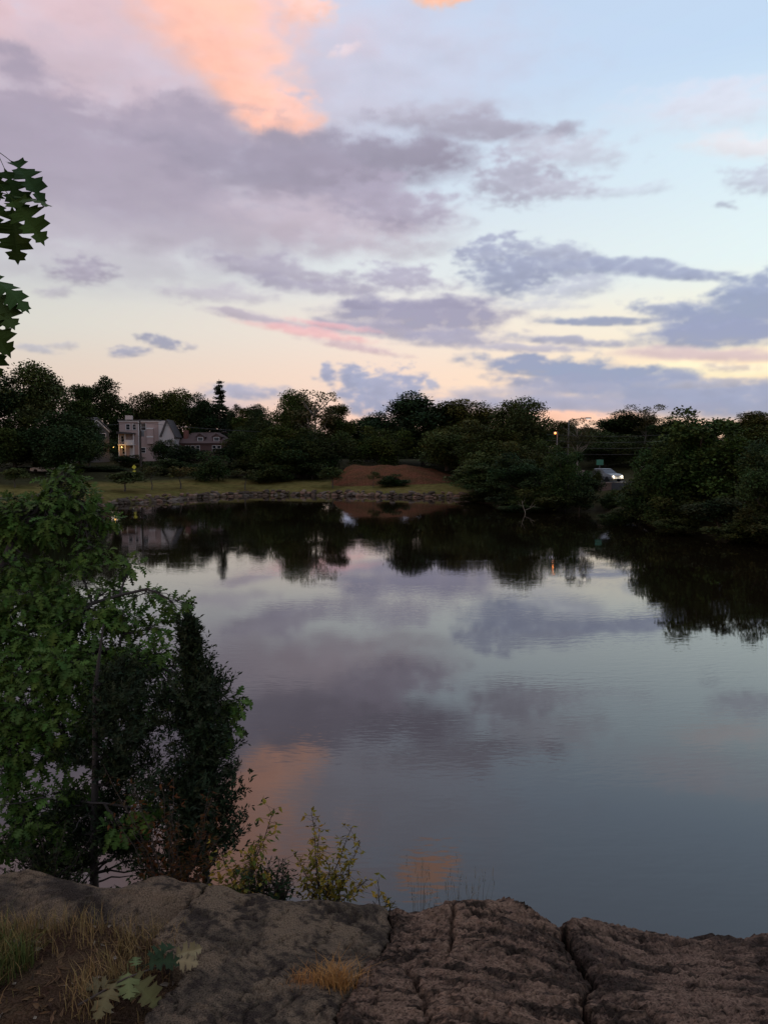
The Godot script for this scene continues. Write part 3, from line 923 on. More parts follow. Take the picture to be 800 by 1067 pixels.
func rock_height(x: float, z: float, layered: float) -> float:
	var h := rim_height(x) + smoothstep(-3.0, -2.2, z) * (3.17 - rim_height(x)) * 0.9
	var edge := -3.02 + rock_a.get_noise_2d(x * 1.4, 9.0) * 0.12
	if z < edge:
		var k := edge - z
		h -= 4.2 * k * k + 0.12 * k
	h += rock_a.get_noise_2d(x, z) * 0.032
	h += rock_b.get_noise_2d(x + z * 0.3, z * (1.0 + layered * 1.6)) * (0.011 + 0.003 * layered)
	var crease := absf(rock_b.get_noise_2d(x * 0.55 + z * 0.4 + 60.0, z * (0.5 + layered * 1.3) - x * 0.25))
	h -= (0.014 + 0.008 * layered) * (1.0 - smoothstep(0.0, 0.06, crease))
	h += rock_c.get_noise_2d(x * (1.0 - 0.5 * layered), z * (1.0 + layered)) * 0.0018
	h += layered * 0.011 * rock_d.get_noise_2d(x * 0.4 + z * 0.1, z * 1.9 - x * 0.5)
	# splits along the grain
	var step := rock_a.get_noise_2d(x * 1.1 + 5.0, z * 3.4 - x * 0.9) * 7.0
	h += layered * 0.02 * (smoothstep(0.0, 0.12, step - floorf(step)) - (step - floorf(step)))
	return h

func slab(label: String, left: Array, right: Array, layered: float, tint: Array, grooves: Array, z_back: float, m: Material) -> void:
	var zs := PackedFloat32Array()
	var z := z_back
	while z > -4.1:
		zs.append(z)
		z -= 0.0085 if z < -2.15 and z > -3.3 else 0.04
	var w := 170
	var h := zs.size()
	var b := MB.new()
	b.v.resize(w * h); b.c.resize(w * h)
	for r in h:
		z = zs[r]
		var jag := rock_b.get_noise_2d(31.0, z * 2.2) * 0.022 + rock_c.get_noise_2d(77.0, z * 1.5) * 0.012
		var x0 := along(left, z) + (jag if left[0].x > -3.0 else 0.0)
		var x1 := along(right, z) + (jag if right[0].x < 3.0 else 0.0)
		var rough := 0.005 * rock_c.get_noise_2d(5.0, z * 2.0)
		x0 += rough + (0.016 if left[0].x == 0.5 else 0.005)
		x1 -= rough + (0.016 if right[0].x == 0.5 else 0.005)
		for q in w:
			var u := clampf((q - 2) / float(w - 5), 0.0, 1.0)
			u = u + 0.06 * sin(u * TAU) * -1.0         # finer near the joints
			var x := lerpf(x0, x1, u)
			var y := rock_height(x, z, layered)
			var d := minf(x - x0, x1 - x)
			y -= 0.012 * exp(-d / 0.008)
			for g in grooves:
				if z < g[0].y + 0.02 and z > g[g.size() - 1].y - 0.02:
					var gx := along(g, z) + rock_b.get_noise_2d(g[0].x * 50.0, z * 3.0) * 0.02
					var ends := smoothstep(0.0, 0.07, g[0].y + 0.02 - z) * smoothstep(0.0, 0.05, z - g[g.size() - 1].y + 0.02)
					y -= 0.05 * ends * exp(-pow((x - gx) / 0.007, 2.0)) + 0.006 * ends * exp(-pow((x - gx) / 0.05, 2.0))
			if z_back < 0.0:
				y -= 0.14 * smoothstep(-2.98, -2.8, z) * (0.6 + 0.4 * rock_b.get_noise_2d(x * 0.7, 3.0))
			if q < 2 or q > w - 3:
				y -= 0.35 * (2 - q if q < 2 else q - w + 3)
			b.v[r * w + q] = Vector3(x, y, z)
			# mottling: rusty and grey bands along the grain, dark crusts of lichen
			var band := rock_b.get_noise_2d(x * (1.0 - 0.65 * layered) + 3.0, z * (1.0 + 1.4 * layered) - x * (0.3 + 0.2 * layered))
			var fine := rock_c.get_noise_2d(x * (0.8 - 0.4 * layered), z * (0.8 + 0.5 * layered) - x * 0.3)
			var t := smoothstep(0.2, 0.8, 0.5 + band * 0.8 + fine * 0.5 + rock_a.get_noise_2d(x * 2.0 + 40.0, z * 2.0) * 0.6)
			var crust := smoothstep(0.12, 0.38, -fine * 0.9 - band * 0.7 + rock_a.get_noise_2d(x * 3.0, z * 3.0 + 70.0) * 0.5)
			b.c[r * w + q] = (tint[0] as Color).lerp(tint[1], t).lerp(Color(0.034, 0.026, 0.02), crust * 0.75)
	finish_grid(b, w, h)
	var o := part(numbered("rock_slab"), b.mesh(m), self)
	o.position.y = LIFT
	tag(o, label, "rock", "bedrock slabs at the edge of the ledge")

# ---------------------------------------------------------------- buildings and street things

func window_on(parent: Node, x0: float, x1: float, y0: float, y1: float, z: float, frame: Material, lit := false) -> void:
	var f := MB.new()
	var t := 0.12
	f.box(Vector3(x0 - t, y1, z - 0.05), Vector3(x1 + t, y1 + t, z + 0.08), Color.WHITE)
	f.box(Vector3(x0 - t, y0 - t, z - 0.05), Vector3(x1 + t, y0, z + 0.1), Color.WHITE)
	f.box(Vector3(x0 - t, y0, z - 0.05), Vector3(x0, y1, z + 0.07), Color.WHITE)
	f.box(Vector3(x1, y0, z - 0.05), Vector3(x1 + t, y1, z + 0.07), Color.WHITE)
	f.box(Vector3(x0, (y0 + y1) * 0.5 - 0.03, z), Vector3(x1, (y0 + y1) * 0.5 + 0.03, z + 0.05), Color.WHITE)
	var w := part("window", f.mesh(frame), parent)
	var p := MB.new()
	p.quad(Vector3(x0, y0, z + 0.02), Vector3(x0, y1, z + 0.02), Vector3(x1, y1, z + 0.02), Vector3(x1, y0, z + 0.02), Color.WHITE)
	part("pane", p.mesh(material("dark_glass", 0.02, 0.022, 0.025, 0.1)), w)

func solid(lo: Vector3, hi: Vector3, m: Material) -> ArrayMesh:
	var b := MB.new()
	b.box(lo, hi, Color.WHITE)
	return b.mesh(m)

func prism(profile: PackedVector2Array, z0: float, z1: float, m: Material) -> ArrayMesh:
	var b := MB.new()
	var n := profile.size()
	for k in n:
		var a := profile[k]
		var c := profile[(k + 1) % n]
		b.quad(Vector3(a.x, a.y, z0), Vector3(a.x, a.y, z1), Vector3(c.x, c.y, z1), Vector3(c.x, c.y, z0), Color.WHITE)
	var idx := Geometry2D.triangulate_polygon(profile)
	for k in range(0, idx.size(), 3):
		for z in [z0, z1]:
			b.tri(Vector3(profile[idx[k]].x, profile[idx[k]].y, z), Vector3(profile[idx[k + 1]].x, profile[idx[k + 1]].y, z), Vector3(profile[idx[k + 2]].x, profile[idx[k + 2]].y, z), Color.WHITE)
	return b.mesh(m)

func ball(at: Vector3, radius: float, m: Material, parent: Node, called: String) -> MeshInstance3D:
	var s := SphereMesh.new()
	s.radius = radius
	s.height = radius * 2.0
	s.radial_segments = 16
	s.rings = 8
	s.material = m
	var o := part(called, s, parent)
	o.position = at
	return o

func make_pink_house() -> void:
	var y := ground_height(-56.6, -180.0) - 0.3
	var top := 14.8 - y
	var o := thing("house", "pink three-storey house with flat roof, white balcony and two lit porch lamps", "house", Vector3(-56.6, y, -180), 0.08)
	var wallm := material("pink_clapboard", 0.34, 0.25, 0.23)
	var white := material("white_trim", 0.52, 0.49, 0.48, 0.6)
	var roofm := material("dark_roof", 0.05, 0.045, 0.045)
	part("wall", solid(Vector3(-4.5, 0, -8), Vector3(4.5, top - 0.25, 0), wallm), o)
	part("roof", solid(Vector3(-4.8, top - 0.25, -8.2), Vector3(4.75, top, 0.3), roofm), o)
	part("cornice", solid(Vector3(-4.7, top - 0.5, 0.003), Vector3(4.65, top - 0.253, 0.2), white), o)
	part("chimney", solid(Vector3(-3.4, top + 0.003, -2.4), Vector3(-1.9, top + 1.0, -1.2), material("chimney_render", 0.42, 0.36, 0.34)), o)
	for r in [[-2.9, -2.1, top - 2.3, top - 1.1], [-1.4, -0.7, top - 2.3, top - 1.1], [0.5, 1.5, top - 2.4, top - 1.0], [-4.1, -3.5, top - 5.1, top - 3.8], [0.4, 1.3, top - 7.6, top - 6.5], [2.2, 3.0, top - 5.0, top - 3.6], [-3.9, -3.2, top - 7.9, top - 6.6]]:
		window_on(o, r[0], r[1], r[2], r[3], 0.0, white)
	# a porch in front: dark canopy, white balcony rail, columns, door
	part("canopy", prism(PackedVector2Array([Vector2(-4.7, top - 3.3), Vector2(-0.8, top - 3.3), Vector2(-0.8, top - 3.05), Vector2(-4.7, top - 2.75)]), 0.003, 1.7, roofm), o)
	part("balcony_floor", solid(Vector3(-4.5, top - 5.9, 0.003), Vector3(-0.9, top - 5.7, 1.6), white), o)
	part("balcony_rail", solid(Vector3(-3.0, top - 5.697, 1.5), Vector3(-0.9, top - 4.7, 1.58), white), o)
	for x in [-4.3, -2.9, -1.0]:
		part("column", solid(Vector3(x - 0.11, 0, 1.2), Vector3(x + 0.11, top - 5.903, 1.42), white), o)
		part("post", solid(Vector3(x - 0.08, top - 5.697, 1.22), Vector3(x + 0.08, top - 3.303, 1.4), white), o)
	part("corner_trim", solid(Vector3(-0.2, 0, 0.003), Vector3(0.15, top - 0.503, 0.12), white), o)
	var bay := part("bay", solid(Vector3(1.9, top - 5.6, 0.003), Vector3(3.3, top - 2.2, 0.8), wallm), o)
	part("trim", solid(Vector3(1.85, top - 2.197, 0.003), Vector3(3.35, top - 1.9, 0.86), white), bay)
	part("trim", solid(Vector3(1.85, top - 4.1, 0.803), Vector3(3.35, top - 3.8, 0.86), white), bay)
	part("door", solid(Vector3(-2.2, 0.4, 0.003), Vector3(-1.2, top - 6.6, 0.08), white), o)
	# the gabled wing, its white end turned to the pond
	part("gable_wall", prism(PackedVector2Array([Vector2(4.503, 0), Vector2(8.0, 0), Vector2(8.0, top - 3.6), Vector2(6.4, top - 0.2), Vector2(4.503, top - 0.4)]), -7.6, 0.4, material("white_siding", 0.42, 0.39, 0.38)), o)
	part("gable_roof", prism(PackedVector2Array([Vector2(6.4, top - 0.19), Vector2(8.3, top - 4.2), Vector2(8.5, top - 4.05), Vector2(6.42, top + 0.1)]), -7.8, 0.7, roofm), o)
	part("rake_board", prism(PackedVector2Array([Vector2(4.7, top - 3.9), Vector2(5.15, top - 3.9), Vector2(6.5, top - 0.4), Vector2(6.2, top - 0.2)]), 0.403, 0.75, roofm), o)
	for k in 2:
		var at := Vector3([-5.4, -3.6][k], 8.45 - y, 1.75)
		var g := lamp_material("porch_glow", Color(1.0, 0.82, 0.4), 1.3)
		var l := ball(at, 0.15, g, o, "porch_lamp")
		l.set_meta("label", "lit yellow porch lamp")
		part("lamp_arm", solid(at + Vector3(-0.04, 0.1, -1.7), at + Vector3(0.04, 0.18, -0.1), roofm), o)
		glow(Color(1.0, 0.75, 0.35), 0.8, o.transform * (at + Vector3(0, 0, 0.3)), 0.2)

func make_red_house() -> void:
	var y := ground_height(-45, -190) - 0.3
	var o := thing("house", "low house with brownish-red hipped roof, two dormers and a brick chimney", "house", Vector3(-44.6, y, -190), -0.1)
	var wallm := material("red_brown_wall", 0.1, 0.055, 0.05)
	var roofm := material("red_roof", 0.1, 0.066, 0.06)
	var white := material("white_trim", 0.6, 0.6, 0.6)
	var eave := 9.6 - y
	var ridge := 12.3 - y
	part("wall", solid(Vector3(-6.2, 0, -8), Vector3(6.2, eave, 0), wallm), o)
	var b := MB.new()
	var p := [Vector3(-6.7, eave + 0.003, 0.6), Vector3(6.7, eave + 0.003, 0.6), Vector3(6.7, eave + 0.003, -8.6), Vector3(-6.7, eave + 0.003, -8.6), Vector3(-3.6, ridge, -3.8), Vector3(3.2, ridge, -3.8), Vector3(3.2, ridge, -4.2), Vector3(-3.6, ridge, -4.2)]
	b.hull(p, Color.WHITE)
	var roof := part("roof", b.mesh(roofm), o)
	part("chimney", solid(Vector3(-4.9, eave + 0.4, -2.2), Vector3(-3.9, ridge + 0.5, -1.2), material("brick_chimney", 0.17, 0.07, 0.055)), roof)
	for x in [-0.4, 3.7]:
		var d := part("dormer", prism(PackedVector2Array([Vector2(x - 1.0, eave + 0.5), Vector2(x + 1.0, eave + 0.5), Vector2(x + 1.0, eave + 1.5), Vector2(x, eave + 2.2), Vector2(x - 1.0, eave + 1.5)]), -3.0, -0.4, wallm), o)
		var f := MB.new()
		f.hull([Vector3(x - 1.25, eave + 1.42, -0.2), Vector3(x, eave + 2.3, -0.2), Vector3(x, eave + 2.3, -3.2), Vector3(x - 1.25, eave + 1.42, -3.2), Vector3(x - 1.25, eave + 1.6, -0.2), Vector3(x, eave + 2.48, -0.2), Vector3(x, eave + 2.48, -3.2), Vector3(x - 1.25, eave + 1.6, -3.2)], Color.WHITE)
		f.hull([Vector3(x, eave + 2.3, -0.2), Vector3(x + 1.25, eave + 1.42, -0.2), Vector3(x + 1.25, eave + 1.42, -3.2), Vector3(x, eave + 2.3, -3.2), Vector3(x, eave + 2.48, -0.2), Vector3(x + 1.25, eave + 1.6, -0.2), Vector3(x + 1.25, eave + 1.6, -3.2), Vector3(x, eave + 2.48, -3.2)], Color.WHITE)
		part("dormer_roof", f.mesh(roofm), d)
		window_on(o, x - 0.6, x + 0.6, eave + 0.65, eave + 1.4, -0.4, white)
	for x in [-3.6, -2.2, -0.9, 3.2, 4.4]:
		window_on(o, x - 0.4, x + 0.4, eave - 1.9, eave - 0.6, 0.0, white)
	part("porch_roof", prism(PackedVector2Array([Vector2(-9.4, eave - 0.9), Vector2(-6.203, eave - 0.9), Vector2(-6.203, eave + 0.3), Vector2(-8.9, eave - 0.3)]), -6.0, -0.5, roofm), o)
	for x in [-9.1, -7.7]:
		part("porch_post", solid(Vector3(x - 0.1, 0, -0.9), Vector3(x + 0.1, eave - 0.903, -0.7), white), o)

func make_gable_house(label: String, at: Vector3, wide: float, eave: float, ridge: float, wall: Material, roofm: Material, turn: float) -> void:
	var o := thing("house", label, "house", at, turn)
	var white := material("white_trim", 0.6, 0.6, 0.6)
	var w := wide * 0.5
	part("wall", prism(PackedVector2Array([Vector2(-w, 0), Vector2(w, 0), Vector2(w, eave), Vector2(0, ridge), Vector2(-w, eave)]), -9.0, 0.0, wall), o)
	for s in [-1.0, 1.0]:
		var b := MB.new()
		var ex: float = s * (w + 0.5)
		var ey: float = eave - 0.5 * (ridge - eave) / w
		b.hull([Vector3(0, ridge + 0.02, 0.4), Vector3(ex, ey, 0.4), Vector3(ex, ey, -9.4), Vector3(0, ridge + 0.02, -9.4), Vector3(0, ridge + 0.25, 0.4), Vector3(ex, ey + 0.2, 0.4), Vector3(ex, ey + 0.2, -9.4), Vector3(0, ridge + 0.25, -9.4)], Color.WHITE)
		part("roof", b.mesh(roofm), o)
		part("rake_board", prism(PackedVector2Array([Vector2(0, ridge - 0.05), Vector2(s * w, eave - 0.05), Vector2(s * w, eave - 0.4), Vector2(0, ridge - 0.45)]), 0.003, 0.15, white), o)
	window_on(o, -0.5, 0.5, eave + 0.2, eave + 1.2, 0.0, white)
	window_on(o, -w * 0.7, -w * 0.35, eave - 1.9, eave - 0.7, 0.0, white)
	window_on(o, w * 0.35, w * 0.7, eave - 1.9, eave - 0.7, 0.0, white)

func make_car(called: String, label: String, category: String, at: Vector3, turn: float, paint: Material, tall: float, lights: bool) -> void:
	# the nose points along +z
	var o := thing(called, label, category, at, turn)
	var b := MB.new()
	# cross-sections from tail to nose: z, half width, sill, deck
	var secs := [[-2.25, 0.76, 0.42, 0.8], [-2.15, 0.86, 0.3, 0.95], [-1.3, 0.9, 0.26, 1.0], [0.7, 0.9, 0.26, 0.98], [1.5, 0.88, 0.28, 0.92], [2.05, 0.82, 0.3, 0.82], [2.22, 0.7, 0.4, 0.7]]
	var ring := func(s: Array) -> Array:
		return [Vector3(-s[1], s[2], s[0]), Vector3(-s[1] - 0.03, (s[2] + s[3]) * 0.5, s[0]), Vector3(-s[1] + 0.05, s[3], s[0]), Vector3(s[1] - 0.05, s[3], s[0]), Vector3(s[1] + 0.03, (s[2] + s[3]) * 0.5, s[0]), Vector3(s[1], s[2], s[0])]
	for k in secs.size() - 1:
		var p: Array = ring.call(secs[k])
		var q: Array = ring.call(secs[k + 1])
		for j in 6:
			b.quad(p[j], q[j], q[(j + 1) % 6], p[(j + 1) % 6], Color.WHITE)
	for s in [secs[0], secs[secs.size() - 1]]:
		var p: Array = ring.call(s)
		b.quad(p[0], p[1], p[4], p[5], Color.WHITE)
		b.quad(p[1], p[2], p[3], p[4], Color.WHITE)
	part("body", b.mesh(paint), o)
	var g := MB.new()
	g.hull([Vector3(-0.82, 0.97, 0.95), Vector3(0.82, 0.97, 0.95), Vector3(0.82, 0.98, -1.9), Vector3(-0.82, 0.98, -1.9), Vector3(-0.66, tall - 0.05, 0.1), Vector3(0.66, tall - 0.05, 0.1), Vector3(0.66, tall - 0.05, -1.45), Vector3(-0.66, tall - 0.05, -1.45)], Color.WHITE)
	part("glasshouse", g.mesh(material("dark_glass", 0, 0, 0)), o)
	var rf := MB.new()
	rf.hull([Vector3(-0.68, tall - 0.047, 0.16), Vector3(0.68, tall - 0.047, 0.16), Vector3(0.68, tall - 0.047, -1.52), Vector3(-0.68, tall - 0.047, -1.52), Vector3(-0.6, tall, 0.0), Vector3(0.6, tall, 0.0), Vector3(0.6, tall, -1.35), Vector3(-0.6, tall, -1.35)], Color.WHITE)
	part("roof", rf.mesh(paint), o)
	for x in [-0.78, 0.78]:
		for z in [-1.35, 1.35]:
			var c := CylinderMesh.new()
			c.top_radius = 0.32
			c.bottom_radius = 0.32
			c.height = 0.22
			c.radial_segments = 16
			c.material = material("tyre", 0.015, 0.015, 0.015)
			var wl := part("wheel", c, o)
			wl.position = Vector3(x * 1.03, 0.32, z)
			wl.rotation.z = PI / 2
	var bump := part("bumper", solid(Vector3(-0.72, 0.36, 2.2), Vector3(0.72, 0.52, 2.3), material("bumper_grey", 0.3, 0.3, 0.3, 0.5)), o)
	part("number_plate", solid(Vector3(-0.26, 0.4, 2.303), Vector3(0.26, 0.52, 2.32), material("plate_white", 0.75, 0.75, 0.72)), bump)
	for x in [-0.6, 0.6]:
		if lights:
			ball(Vector3(x, 0.64, 2.17), 0.11, lamp_material("headlight_glow", Color(1.0, 0.93, 0.78), 1.5), o, "headlight")
			glow(Color(1.0, 0.92, 0.78), 0.6, o.transform * Vector3(x, 0.64, 2.42), 0.12)
		else:
			ball(Vector3(x, 0.64, 2.12), 0.12, material("lens", 0.5, 0.5, 0.5, 0.2), o, "headlight")

func wire(label: String, a: Vector3, b: Vector3, sag: float, thick: float) -> void:
	var pts := PackedVector3Array()
	var rad := PackedFloat32Array()
	for k in 13:
		var f := k / 12.0
		pts.append(spread(a).lerp(spread(b), f) - Vector3(0, sag * 4.0 * f * (1.0 - f), 0))
		rad.append(thick)
	var m := MB.new()
	m.tube(pts, rad, 4, Color.WHITE)
	tag(part(numbered("overhead_wire"), m.rounded(material("wire_grey", 0.07, 0.07, 0.075)), self), label, "wire", "overhead wires")

func cylinder_mesh(r0: float, r1: float, h: float, m: Material) -> ArrayMesh:
	var b := MB.new()
	b.tube(PackedVector3Array([Vector3(0, -0.3, 0), Vector3(0, h * 0.5, 0), Vector3(0, h, 0), Vector3(0, h + 0.01, 0)]), PackedFloat32Array([r0, (r0 + r1) * 0.5, r1, 0.0]), 10, Color.WHITE)
	return b.rounded(m)

# ----------------------------------------------------------------

func _ready() -> void:
	rng.seed = 12
	hill_noise.seed = 3
	hill_noise.frequency = 0.05
	# camera
	var cam := Camera3D.new()
	cam.name = "camera"
	add_child(cam)
	cam.position = Vector3(0, EYE, 0)
	cam.rotation_degrees = Vector3(-4.656, 0, 0)
	cam.fov = 67.0
	cam.near = 0.05
	cam.far = 4000.0
	cam.current = true
	# sky and air
	var we := WorldEnvironment.new()
	we.name = "environment"
	var e := Environment.new()
	e.background_mode = Environment.BG_SKY
	var sky := Sky.new()
	var pano := PanoramaSkyMaterial.new()
	var t0 := Time.get_ticks_msec()
	pano.panorama = make_sky()
	print("sky ", Time.get_ticks_msec() - t0)
	sky.sky_material = pano
	e.sky = sky
	e.background_energy_multiplier = 1.12
	e.tonemap_mode = Environment.TONE_MAPPER_LINEAR
	e.tonemap_exposure = 1.0
	e.sdfgi_enabled = true
	e.ssao_enabled = true
	e.ssil_enabled = true
	we.environment = e
	add_child(we)
	# the last of the sun, low beyond the right shore
	var sun := DirectionalLight3D.new()
	sun.name = "sun"
	sun.light_color = Color(1.0, 0.72, 0.56)
	sun.light_energy = 0.08
	sun.light_angular_distance = 8.0
	sun.shadow_enabled = true
	sun.rotation_degrees = Vector3(-5, -62, 0)
	add_child(sun)

	# ---- materials shared below
	var bark := material("bark", 0.06, 0.05, 0.042)
	material("dark_bark", 0.035, 0.028, 0.024)
	material("shrub_bark", 0.045, 0.03, 0.02)
	material("pale_bark", 0.16, 0.145, 0.12)
	var fm := material("foliage", 1, 1, 1, 0.75, true)
	fm.metallic_specular = 0.12

	# ---- ground: one sheet to the horizon, finer round the pond
	t0 = Time.get_ticks_msec()
	var xs := PackedFloat32Array()
	var zs := PackedFloat32Array()
	for v in [-1600.0, -900.0, -500.0, -300.0, -200.0, -150.0, -120.0]:
		xs.append(v)
	for k in 107:
		xs.append(-100.0 + k * 1.5)
	for v in [80.0, 110.0, 150.0, 220.0, 350.0, 600.0, 1000.0, 1600.0]:
		xs.append(v)
	for v in [-1600.0, -900.0, -500.0, -350.0, -280.0]:
		zs.append(v)
	for k in 160:
		zs.append(-240.0 + k * 1.5)
	for k in 20:
		zs.append(0.3 + k * 2.0)
	for v in [60.0, 120.0, 300.0, 800.0, 1600.0]:
		zs.append(v)
	var gm := material("lawn_ground", 1, 1, 1, 0.95, true)
	gm.albedo_texture = noise_tex(512, 0.02, 5, [lin(0.55, 0.5, 0.45), lin(0.8, 0.78, 0.7), lin(1, 1, 0.95)], 4)
	gm.uv1_triplanar = true
	gm.uv1_world_triplanar = true
	gm.uv1_scale = Vector3.ONE / 14.0
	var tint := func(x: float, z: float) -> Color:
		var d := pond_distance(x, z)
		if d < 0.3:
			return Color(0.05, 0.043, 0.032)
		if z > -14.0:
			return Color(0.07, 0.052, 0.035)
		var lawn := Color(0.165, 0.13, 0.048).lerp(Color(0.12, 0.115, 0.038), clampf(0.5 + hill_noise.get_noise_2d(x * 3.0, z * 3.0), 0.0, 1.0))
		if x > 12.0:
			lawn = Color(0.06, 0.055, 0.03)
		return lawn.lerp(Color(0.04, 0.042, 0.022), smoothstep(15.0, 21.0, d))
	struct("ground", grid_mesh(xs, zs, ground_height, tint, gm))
	make_water()
	print("ground, water ", Time.get_ticks_msec() - t0)

	# ---- reddish earth mound
	t0 = Time.get_ticks_msec()
	xs = PackedFloat32Array()
	zs = PackedFloat32Array()
	for k in 70:
		xs.append(-13.0 + k * 0.45)
	for k in 50:
		zs.append(-117.0 - k * 0.55)
	var mm := material("red_earth", 1, 1, 1, 0.95, true)
	mm.albedo_texture = noise_tex(512, 0.03, 5, [lin(0.45, 0.42, 0.4), lin(0.8, 0.8, 0.8), lin(1, 1, 1)], 9)
	mm.uv1_triplanar = true
	mm.uv1_world_triplanar = true
	mm.uv1_scale = Vector3.ONE / 6.0
	var mound := func(x: float, z: float) -> float:
		var side := smoothstep(-9.5, -5.0, x + hill_noise.get_noise_2d(x, z * 5.0)) * (1.0 - smoothstep(3.5, 15.5, x + hill_noise.get_noise_2d(x * 3.0, z * 5.0) * 2.0))
		var up := smoothstep(-119.5, -131.0, z) * (1.0 - smoothstep(-134.0, -143.0, z))
		var base := ground_height(x, z)
		return maxf(lerpf(base - 0.25, maxf(4.35 + hill_noise.get_noise_2d(x * 4.0, z * 4.0) * 0.45, base + 0.3), side * up), base - 0.25)
	var mound_tint := func(x: float, z: float) -> Color:
		return Color(0.15, 0.065, 0.036).lerp(Color(0.1, 0.058, 0.03), clampf(0.4 + hill_noise.get_noise_2d(x * 5.0, z * 9.0) * 1.5, 0.0, 1.0))
	struct("earth_mound", grid_mesh(xs, zs, mound, mound_tint, mm))

	# ---- road on the right shore
	var rb := MB.new()
	for k in 24:
		var f := [k / 24.0, (k + 1) / 24.0]
		var c := []
		for q in 2:
			var p := Vector3(14.5, 0, -102.0).lerp(Vector3(66, 0, -59.2), f[q])
			p.y = maxf(ground_height(p.x, p.z), 2.55) + 0.12
			c.append(spread(p))
		var s := Vector3(0.64, 0, -0.77) * 2.8
		rb.hull([c[0] - s - Vector3(0, 2, 0), c[1] - s - Vector3(0, 2, 0), c[1] + s - Vector3(0, 2, 0), c[0] + s - Vector3(0, 2, 0), c[0] - s, c[1] - s, c[1] + s, c[0] + s], Color.WHITE)
	struct("road", rb.mesh(material("asphalt", 0.05, 0.05, 0.052)))

	# ---- riprap along the far bank
	var rock_meshes := []
	for k in 7:
		var s := SphereMesh.new()
		s.radius = 0.5
		s.height = 1.0
		s.radial_segments = 7
		s.rings = 4
		var arr := s.get_mesh_arrays()
		var vv: PackedVector3Array = arr[Mesh.ARRAY_VERTEX]
		for q in vv.size():
			var p := vv[q]
			var n := hill_noise.get_noise_3d(p.x * 22.0 + k * 100.0, p.y * 22.0, p.z * 22.0)
			p *= 1.0 + n * 0.6
			p.y = clampf(p.y, -0.4, 0.36 + 0.1 * n)
			vv[q] = p * Vector3(1.3, 0.85, 0.95)
		var b := MB.new()
		b.v = vv
		b.c.resize(vv.size())
		b.c.fill(Color.WHITE)
		b.i = arr[Mesh.ARRAY_INDEX]
		var tones := [[0.12, 0.085, 0.062], [0.07, 0.055, 0.042], [0.18, 0.13, 0.095], [0.06, 0.048, 0.038], [0.17, 0.105, 0.075], [0.12, 0.1, 0.08], [0.08, 0.058, 0.044]]
		rock_meshes.append(b.mesh(material("bank_stone_%d" % k, tones[k][0], tones[k][1], tones[k][2])))
	var bank := thing("stone_bank", "low bank of piled grey-brown boulders along the far edge of the pond", "stone bank", Vector3(-10, 0, -112))
	var line := [Vector2(-33.5, -87.2), Vector2(-32.7, -88), Vector2(-29.2, -94.2), Vector2(-25.2, -107), Vector2(-20, -116), Vector2(-10, -115.5), Vector2(0, -110), Vector2(9.3, -106.9), Vector2(11, -99)]
	for k in line.size() - 1:
		var a: Vector2 = line[k]
		var c: Vector2 = line[k + 1]
		var len := a.distance_to(c)
		var n := int(len / 0.72)
		for q in n:
			for layer in 3:
				var p := a.lerp(c, (q + rng.randf_range(-0.2, 0.6)) / n)
				var out2 := (c - a).normalized().orthogonal()
				if pond_distance((p + out2).x, (p + out2).y) < 0.0:
					out2 = -out2
				p += out2 * (layer * 0.45 - 0.15 + rng.randf_range(-0.2, 0.25))
				if layer == 2 and rng.randf() < 0.5:
					continue
				var st := part("stone", rock_meshes[rng.randi() % 7], bank)
				var size := rng.randf_range(0.55, 1.2) * rng.randf_range(0.55, 1.0) * (1.0 - layer * 0.12)
				st.position = (spread(Vector3(p.x, 0.02 + layer * 0.3 + rng.randf_range(-0.05, 0.12), p.y)) - bank.position) / bank.scale.x
				st.scale = Vector3(size * 1.15, size * 0.85, size)
				st.rotation = Vector3(rng.randf_range(-0.25, 0.25), rng.randf() * TAU, rng.randf_range(-0.25, 0.25))
	print("stones ", bank.get_child_count())
	for k in 2:
		var at := [Vector3(-41.8, 0, -85.6), Vector3(-40.3, 0, -89.4)][k] as Vector3
		at.y = ground_height(at.x, at.z)
		var o := thing("boulder", ["dark low boulder on the bank at the far left frame edge", "dark low boulder between the small round lawn tree and the near oak"][k], "boulder", at, 0.4 + k)
		part("stone", rock_meshes[3 - k * 2], o).scale = Vector3(1.6, 0.8, 1.2)

	for k in 7:
		mats["bank_stone_%d" % k].metallic_specular = 0.2
	gm.metallic_specular = 0.08
	mm.metallic_specular = 0.08
	# ---- trees beyond the water
	t0 = Time.get_ticks_msec()
	var green := Color(0.052, 0.074, 0.031)
